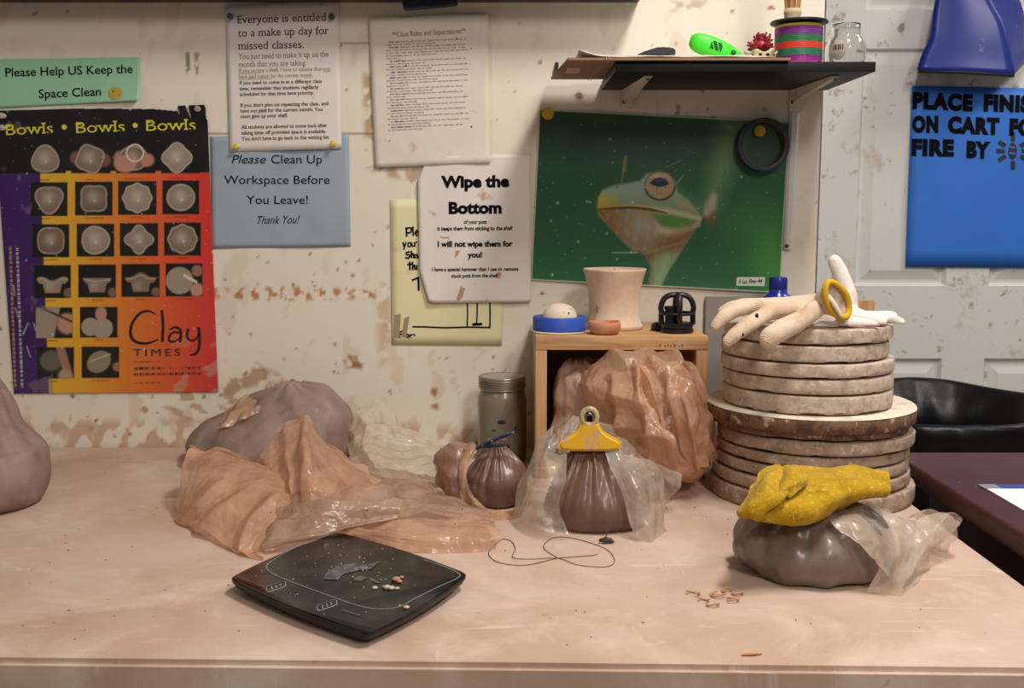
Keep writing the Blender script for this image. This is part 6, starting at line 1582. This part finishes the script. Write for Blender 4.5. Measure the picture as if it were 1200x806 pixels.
    o = MB().bm(bm).build('jaw', mat('clip_yellow', 'e0ad1e', .4, var=(38, .53, .60, 'c79f86'), bump=(70, .2, .001)), c); sharp(o, 60)
    hx, hz = f(690.5, 488); q = [Vector((hx + .0105 * math.cos(t), y - .003, hz + .0118 * math.sin(t))) for t in np.linspace(0, 2 * PI, 37)[:-1]]
    MB().tube(q, .0042, 10, True).build('grip_loop', mat('clip_loop', 'b3a077', .3, var=(40, .5, .65, '6d5a3c')), c)
    MB().tube([Vector((hx - .006, y - .004, hz - .008)), Vector((hx - .0055, y - .005, hz + .002)), Vector((hx, y - .005, hz + .0055)), Vector((hx + .0055, y - .005, hz + .002)), Vector((hx + .006, y - .004, hz - .008))], .0022, 8).build('spring', mat('spring_steel', '77746e', .3, 1), c)
    MB().box(hx - .0065, hx + .0065, y + .001, y + .003, hz - .008, hz + .006).build('loop_back', mat('dark_steel', '3c3a38', .45, .6), c)
clipped_bag()
def crate_bags():
    r = thing('plastic_bag', 'big peach plastic bag bulging out of the front of the pine crate', 'bag', tuple(atY(765, 556, 1.72)))
    kw = dict(floor=TZ + .001)
    join_sheets('film', r, F_PEACH, [
        ([[(690, 430, 1.90), (720, 418, 1.88), (755, 416, 1.87), (785, 418, 1.87), (805, 432, 1.88)],
          [(686, 436, 1.84), (716, 418, 1.80), (755, 413, 1.785), (790, 416, 1.785), (811, 432, 1.80)], [(682, 455, 1.79), (708, 442, 1.745), (750, 436, 1.735), (796, 442, 1.74), (829, 462, 1.765)], [(690, 482, 1.75), (714, 474, 1.70), (757, 470, 1.69), (802, 478, 1.69), (839, 492, 1.735)],
          [(706, 512, 1.72), (736, 518, 1.665), (770, 515, 1.655), (808, 518, 1.66), (844, 518, 1.725)], [(728, 536, 1.70), (756, 548, 1.66), (786, 554, 1.645), (814, 556, 1.66), (838, 537, 1.73)], [(738, 540, 1.76), (762, 552, 1.74), (787, 556, 1.73), (810, 554, 1.74), (828, 540, 1.79)], [(720, 520, 1.86), (750, 530, 1.86), (780, 532, 1.86), (800, 530, 1.86), (812, 520, 1.86)]], 90, 80, dict(amp=.004)),
        ([[(690, 452, 1.775), (715, 438, 1.735), (742, 428, 1.72), (752, 424, 1.73)], [(700, 478, 1.73), (725, 466, 1.675), (748, 456, 1.655), (764, 462, 1.675)], [(718, 508, 1.695), (744, 498, 1.645), (766, 490, 1.63), (782, 506, 1.66)], [(738, 534, 1.68), (764, 530, 1.635), (786, 522, 1.62), (799, 534, 1.645)], [(752, 544, 1.68), (776, 550, 1.645), (798, 552, 1.635), (810, 554, 1.65)]], 74, 60, dict(seed=5)),
        ([[(748, 424, 1.74), (770, 419, 1.73), (792, 424, 1.735), (812, 440, 1.76)], [(768, 448, 1.69), (790, 443, 1.672), (812, 454, 1.68), (830, 472, 1.735)], [(784, 482, 1.655), (802, 474, 1.632), (822, 484, 1.65), (840, 504, 1.715)], [(796, 516, 1.64), (812, 512, 1.622), (828, 518, 1.65), (842, 528, 1.71)], [(808, 548, 1.64), (820, 550, 1.64), (830, 545, 1.66), (838, 540, 1.71)]], 74, 56, dict(seed=8)),
        ([[(742, 432, 1.715), (750, 428, 1.70), (758, 430, 1.71)], [(752, 452, 1.68), (761, 446, 1.655), (770, 450, 1.675)], [(763, 480, 1.665), (770, 474, 1.640), (777, 478, 1.665)], [(772, 505, 1.66), (777, 502, 1.642), (783, 506, 1.66)]], 50, 24, dict(seed=17))],
        excess=.06, amp=.0045, scale=38, k=.04, seed=51, bend=.3, folds=((.9, 2.6, .0085), (2.2, -1.6, .006)), **kw)
    r2 = thing('plastic_bag', 'crumpled mauve translucent bag deep inside the left of the pine crate', 'bag', tuple(atY(672, 515, 1.86)))
    V, Fc = ring_bag([(655, 700, 536, 1.87, .04), (650, 712, 520, 1.86, .06), (648, 716, 495, 1.86, .065), (648, 714, 465, 1.86, .065), (652, 706, 440, 1.86, .055), (660, 696, 426, 1.87, .035), (668, 686, 420, 1.87, .012)], 70, 100, 14, .006, 30, [(0, .001), (.6, .004), (1, .005)], 9, .0045, 60, floor=TZ + .0215)
    mk('film', V, Fc, clay_film('mauve_film', 'b3937f', '93735f', .32, .35), r2)
crate_bags()
def right_clay_bag():
    r = thing('clay_bag', 'grey brown bag of clay with loose film, under the yellow felt cloth', 'bag', tuple(atZ(952, 668)))
    V, Fc = ring_bag([(900, 1010, 668, 1.33, .050), (876, 1036, 663, 1.33, .076), (864, 1046, 645, 1.33, .086), (866, 1044, 625, 1.33, .082), (880, 1034, 608, 1.33, .066), (905, 1012, 597, 1.33, .04), (935, 985, 592, 1.33, .02)],
                     90, 160, 21, .006, 26, [(0, .0004), (.4, .0035), (.7, .0066), (1, .003)], 11, .0042, 46)
    mk('clay_body', V, Fc, M_GREY, r)
    R0 = [(985, 602, 1.30), (1012, 588, 1.335), (1046, 606, 1.35), (1075, 603, 1.365), (1102, 600, 1.375), (1126, 612, 1.365)]
    join_sheets('loose_film', r, F_MILKY, [
        ([R0, [(974, 614, 1.262), (1004, 612, 1.262), (1040, 626, 1.285), (1070, 628, 1.315), (1096, 628, 1.335), (1113, 632, 1.345)], [(1000, 634, 1.240), (1025, 646, 1.236), (1048, 655, 1.255), (1070, 655, 1.285), (1088, 656, 1.31), (1096, 652, 1.33)],
          [(1030, 662, 1.228), (1041, 672, 1.226), (1053, 681, 1.235), (1067, 681, 1.258), (1079, 676, 1.29), (1086, 668, 1.32)], [(1016, 692, 1.236), (1038, 696, 1.230), (1056, 697, 1.232), (1065, 693, 1.245), (1073, 686, 1.275), (1080, 675, 1.31)]], 64, 80, {}),
        ([R0, [(990, 606, 1.38), (1018, 604, 1.40), (1046, 614, 1.41), (1075, 616, 1.41), (1102, 614, 1.40), (1122, 618, 1.375)], [(1005, 630, 1.41), (1030, 632, 1.42), (1050, 640, 1.42), (1075, 645, 1.41), (1096, 645, 1.38), (1104, 640, 1.355)]], 36, 60, dict(seed=6))],
        excess=.05, amp=.004, scale=38, k=.035, seed=61, folds=((1.0, 2.6, .008), (2.8, .5, .004)), floor=TZ + .001)
right_clay_bag()
def felt_cloth():
    m = mat('yellow_felt', 'b38d1d', .95, var=(34, .46, .70, '96760f'), var2=(150, .54, .68, 'caa83c'), bump=(220, 1.0, .002), sheen=.08, spec=.1)
    r = thing('felt_cloth', 'folded thick mustard yellow felt cloth resting on the grey clay bag', 'cloth', tuple(atY(950, 608, 1.32)))
    kw = dict(excess=.045, amp=.003, scale=45, k=.05, floor=None, folds=((.8, 2.2, .004),))
    def fel(name, ctrl, nu, nv, seed):
        V, Fc = film_sheet(ctrl, nu, nv, seed=seed, **kw); o = mk(name, V, Fc, m, r)
        md = o.modifiers.new('thickness', 'SOLIDIFY'); md.thickness = .0045; md.offset = 0; md2 = o.modifiers.new('soft', 'SUBSURF'); md2.levels = md2.render_levels = 1
    fel('main_fold', [[(900, 575, 1.40), (930, 572, 1.41), (965, 568, 1.41), (1003, 565, 1.40), (1038, 570, 1.38)], [(899, 556, 1.375), (930, 552, 1.385), (965, 549, 1.385), (1003, 547, 1.375), (1040, 556, 1.36)], [(890, 570, 1.315), (930, 566, 1.305), (965, 562, 1.305), (1003, 560, 1.315), (1042, 562, 1.33)],
        [(882, 590, 1.262), (925, 590, 1.244), (965, 586, 1.25), (1003, 575, 1.285), (1042, 573, 1.31)], [(890, 605, 1.250), (930, 612, 1.238), (962, 607, 1.248), (1000, 586, 1.290), (1040, 580, 1.315)], [(905, 609, 1.28), (935, 614, 1.27), (962, 607, 1.28), (1000, 589, 1.32), (1036, 582, 1.345)]], 60, 70, 71)
    fel('corner_flap', [[(900, 550, 1.375), (915, 545, 1.365), (930, 550, 1.345), (944, 556, 1.325)], [(886, 562, 1.325), (905, 557, 1.305), (926, 561, 1.29), (940, 566, 1.288)], [(873, 582, 1.275), (891, 580, 1.25), (908, 581, 1.236), (922, 578, 1.245)], [(864, 598, 1.258), (873, 602, 1.240), (886, 600, 1.232), (896, 594, 1.236)], [(866, 603, 1.27), (876, 606, 1.255), (888, 604, 1.25), (896, 600, 1.25)]], 44, 40, 75)
    fel('rolled_edge', [[(914, 550, 1.35), (925, 545, 1.345), (938, 549, 1.335), (946, 558, 1.31)], [(912, 562, 1.31), (924, 552, 1.298), (938, 555, 1.29), (944, 566, 1.28)], [(906, 580, 1.262), (918, 568, 1.25), (930, 566, 1.25), (936, 576, 1.252)], [(900, 594, 1.25), (908, 584, 1.238), (918, 578, 1.238), (926, 584, 1.243)]], 36, 30, 79)
felt_cloth()

# ---------------------------------------------------------------- small things on the table
def wires():
    r = None; z = TZ + .0009
    A = [(589, 631), (576, 642), (573, 650), (585, 659), (616, 662), (654, 654), (691, 651), (700, 649)]
    B = [(589, 631), (599, 634), (604, 643), (601, 653), (620, 655), (654, 654), (678, 662), (710, 664), (720, 657), (710, 643), (678, 632), (654, 629), (641, 634), (638, 643), (654, 654)]
    r = thing('wire_loop', 'thin dark looped wire lying on the table in front of the clay bags', 'wire', tuple(atZ(648, 648)))
    for L in (A, B):
        q = crspline(L, 90); MB().tube([atZ(a, b, z + .0003 * math.sin(a * .2)) for a, b in q], .00050, 6).build('strand', mat('rusty_wire', '5a3f30', .5), r)
    c = atZ(711, 637); t = thing('clay_crumb', 'dark twisted crumb of clay beside the yellow clipped bag', 'crumb', tuple(c))
    MB().tube([c + Vector((-.010, .002, .004)), c + Vector((-.002, -.001, .006)), c + Vector((.006, .001, .004)), c + Vector((.010, -.002, .003))], [.002, .0042, .0036, .001], 8).build('lump', mat('dark_clay', '4a3a32', .7), t)
    MB().tube([c + Vector((-.002, -.004, .008)), c + Vector((0, .0, .016))], .0009, 6).build('fibre', mat('bristle', '4a3828', .8), t)
wires()
def shavings():
    rs = random.Random(6); m = mat('dry_shaving', 'b98d6c', .85)
    where = ['leftmost', 'second from the left', 'nearest', 'middle', 'farthest', 'second from the right', 'rightmost']
    for k, (px, py, s) in enumerate(((812, 697, .009), (824, 705, .007), (836, 710, .008), (842, 699, .010), (852, 694, .007), (857, 704, .010), (865, 697, .007))):
        c = atZ(px, py); t = thing('clay_shaving', 'curled clay shaving left of the grey clay bag, %s of seven' % where[k], 'shaving', tuple(c), 'clay shavings')
        a0 = rs.uniform(0, 6); P = []
        for i in range(18):
            a = a0 + i / 17 * 4.6; rr = s * (1 - .25 * i / 17); P.append(c + Vector((rr * math.cos(a), rr * .8 * math.sin(a), .0014 + .0016 * (1 + math.sin(a * 1.5)))))
        MB().tube(P, [.0006] + [.0013] * 16 + [.0006], 6).build('curl', m, t)
    c = atZ(881, 768); t = thing('orange_flake', 'flat orange flake lying near the front edge of the table', 'flake', tuple(c))
    MB().tube([c + Vector((-.011, -.001, .0012)), c + Vector((0, 0, .0018)), c + Vector((.011, .002, .0012))], [.001, .003, .001], 8, False, .4).build('flake', mat('orange_clay', 'c47a45', .7), t)
    mb = MB()
    for k in range(95):
        if k < 35: px, py = rs.uniform(0, 300), rs.uniform(535, 760)
        elif k < 70: px, py = rs.gauss(790, 40), rs.gauss(590, 20)
        else: px, py = rs.uniform(560, 1080), rs.uniform(640, 775)
        if py < 540: continue
        c = atZ(px, py); s = rs.uniform(.0004, .0011); mb.ball((c.x, c.y, TZ + s * .72), s, 1, (1.3, 1, .7))
    tag(mb.build('table_crumbs', mat('brown_crumb', '8a6650', .85)), 'scattered brown crumbs of dry clay across the table top', 'crumbs', None, 'stuff')
    c = atZ(1065, 568, TZ); t = thing('sponge', 'small tan sponge block on the table right of the bottom bats', 'sponge', (c.x, c.y + .012, TZ))
    MB().box(c.x - .009, c.x + .012, c.y, c.y + .03, TZ + .0005, TZ + .021, .003, 3).build('block', mat('tan_sponge', 'c3a274', .95, var=(90, .5, .65, '9a7c52'), bump=(150, .8, .002)), t)
shavings()

# ---------------------------------------------------------------- brown table, paper, bin
def brown_table():
    x0, x1, y0, y1, z0, z1 = .662, 1.62, .55, 1.823, TZ + .008, TZ + .041
    r = thing('side_table', 'dark reddish brown table standing close beside the work table', 'table', ((x0 + x1) / 2, (y0 + y1) / 2, 0))
    m = mat('red_brown_lacquer', '4a2422', .42, var=(5, .42, .66, '3f1e1d'), var2=(46, .68, .74, 'a88a7c'), spec=.3)
    MB().box(x0, x1, y0, y1, z0, z1, .008, 4).build('tabletop', m, r, True, angle=50)
    MB().box(x0 + .05, x1 - .05, y0 + .05, y1 - .05, z0 - .07, z0 - .001, .002).build('apron', m, r, False)
    for x in (x0 + .09, x1 - .09):
        for y in (y0 + .09, y1 - .09): MB().box(x - .025, x + .025, y - .025, y + .025, .001, z0 - .071, .004).build('leg', m, r, False)
    A = atZ(1149, 569, z1); t = thing('paper', 'white sheet with a blue strip along its far edge on the brown table', 'paper', (A.x + .1, A.y - .14, z1))
    MB().box(A.x, A.x + .215, A.y - .30, A.y - .006, z1 + .0003, z1 + .0012).build('sheet', mat('bright_sheet', 'e8e8e8', .5), t, False)
    MB().box(A.x + .022, A.x + .215, A.y - .022, A.y - .002, z1 + .0013, z1 + .002).build('blue_strip', mat('blue_strip', '2f3f93', .4), t, False)
    MB().box(A.x - .004, A.x + .022, A.y - .022, A.y + .002, z1 + .0013, z1 + .0022, .0004).build('clear_corner', mat('clear_corner', 'b9b6c0', .2, trans=.5), t, False)
brown_table()
def trash_can():
    cx, cy, R, zr = .985, 2.43, .285, TZ + .011
    r = thing('trash_can', 'large round black trash can lined with a black bag, near the door', 'trash can', (cx, cy, 0))
    MB().lathe([(.22, .001), (.235, .01), (R - .010, zr - .03), (R - .006, zr - .014), (R - .009, zr - .012), (R - .012, zr - .03), (.225, .02), (.0001, .018)], (cx, cy, 0), 64).build('can_body', mat('grey_bin_plastic', '2a2a2b', .5), r)
    N = 200; prof = []
    for i in range(34):
        t = i / 33
        if t < .42: prof.append((R + .012 - .002 * t, zr - .24 + .24 * t / .42))
        elif t < .55: a = PI * (t - .42) / .13; prof.append((R + .0 + .012 * math.cos(a), zr + .012 * math.sin(a)))
        else: u = (t - .55) / .45; prof.append((R - .014 - .028 * min(1, u * 8) - .05 * u, zr - .50 * u))
    V = []
    for rr, z in prof:
        for k in range(N): a = 2 * PI * k / N; V.append([math.cos(a) * rr, math.sin(a) * rr, z])
    V = np.array(V); nrm = V.copy(); nrm[:, 2] = 0; nrm /= np.linalg.norm(nrm, axis=1)[:, None]
    S = V * np.array([1, 1, .5]); d = creases(S, 40, 5) * .006 + fnoise(S, 14, 9, 2) * .004
    V = V + nrm * d[:, None]; V[:, 2] += fnoise(V * np.array([1, 1, .2]), 12, 3, 2) * .010 + .016 * np.sin(np.arctan2(V[:, 1], V[:, 0]) * 1 + .6) * 0
    V += np.array([cx, cy, 0])
    mk('bin_liner', V, grid_faces(len(prof), N, True), mat('black_liner', '0b0b0d', .38, bump=(40, .3, .003), spec=.4), r)
trash_can()
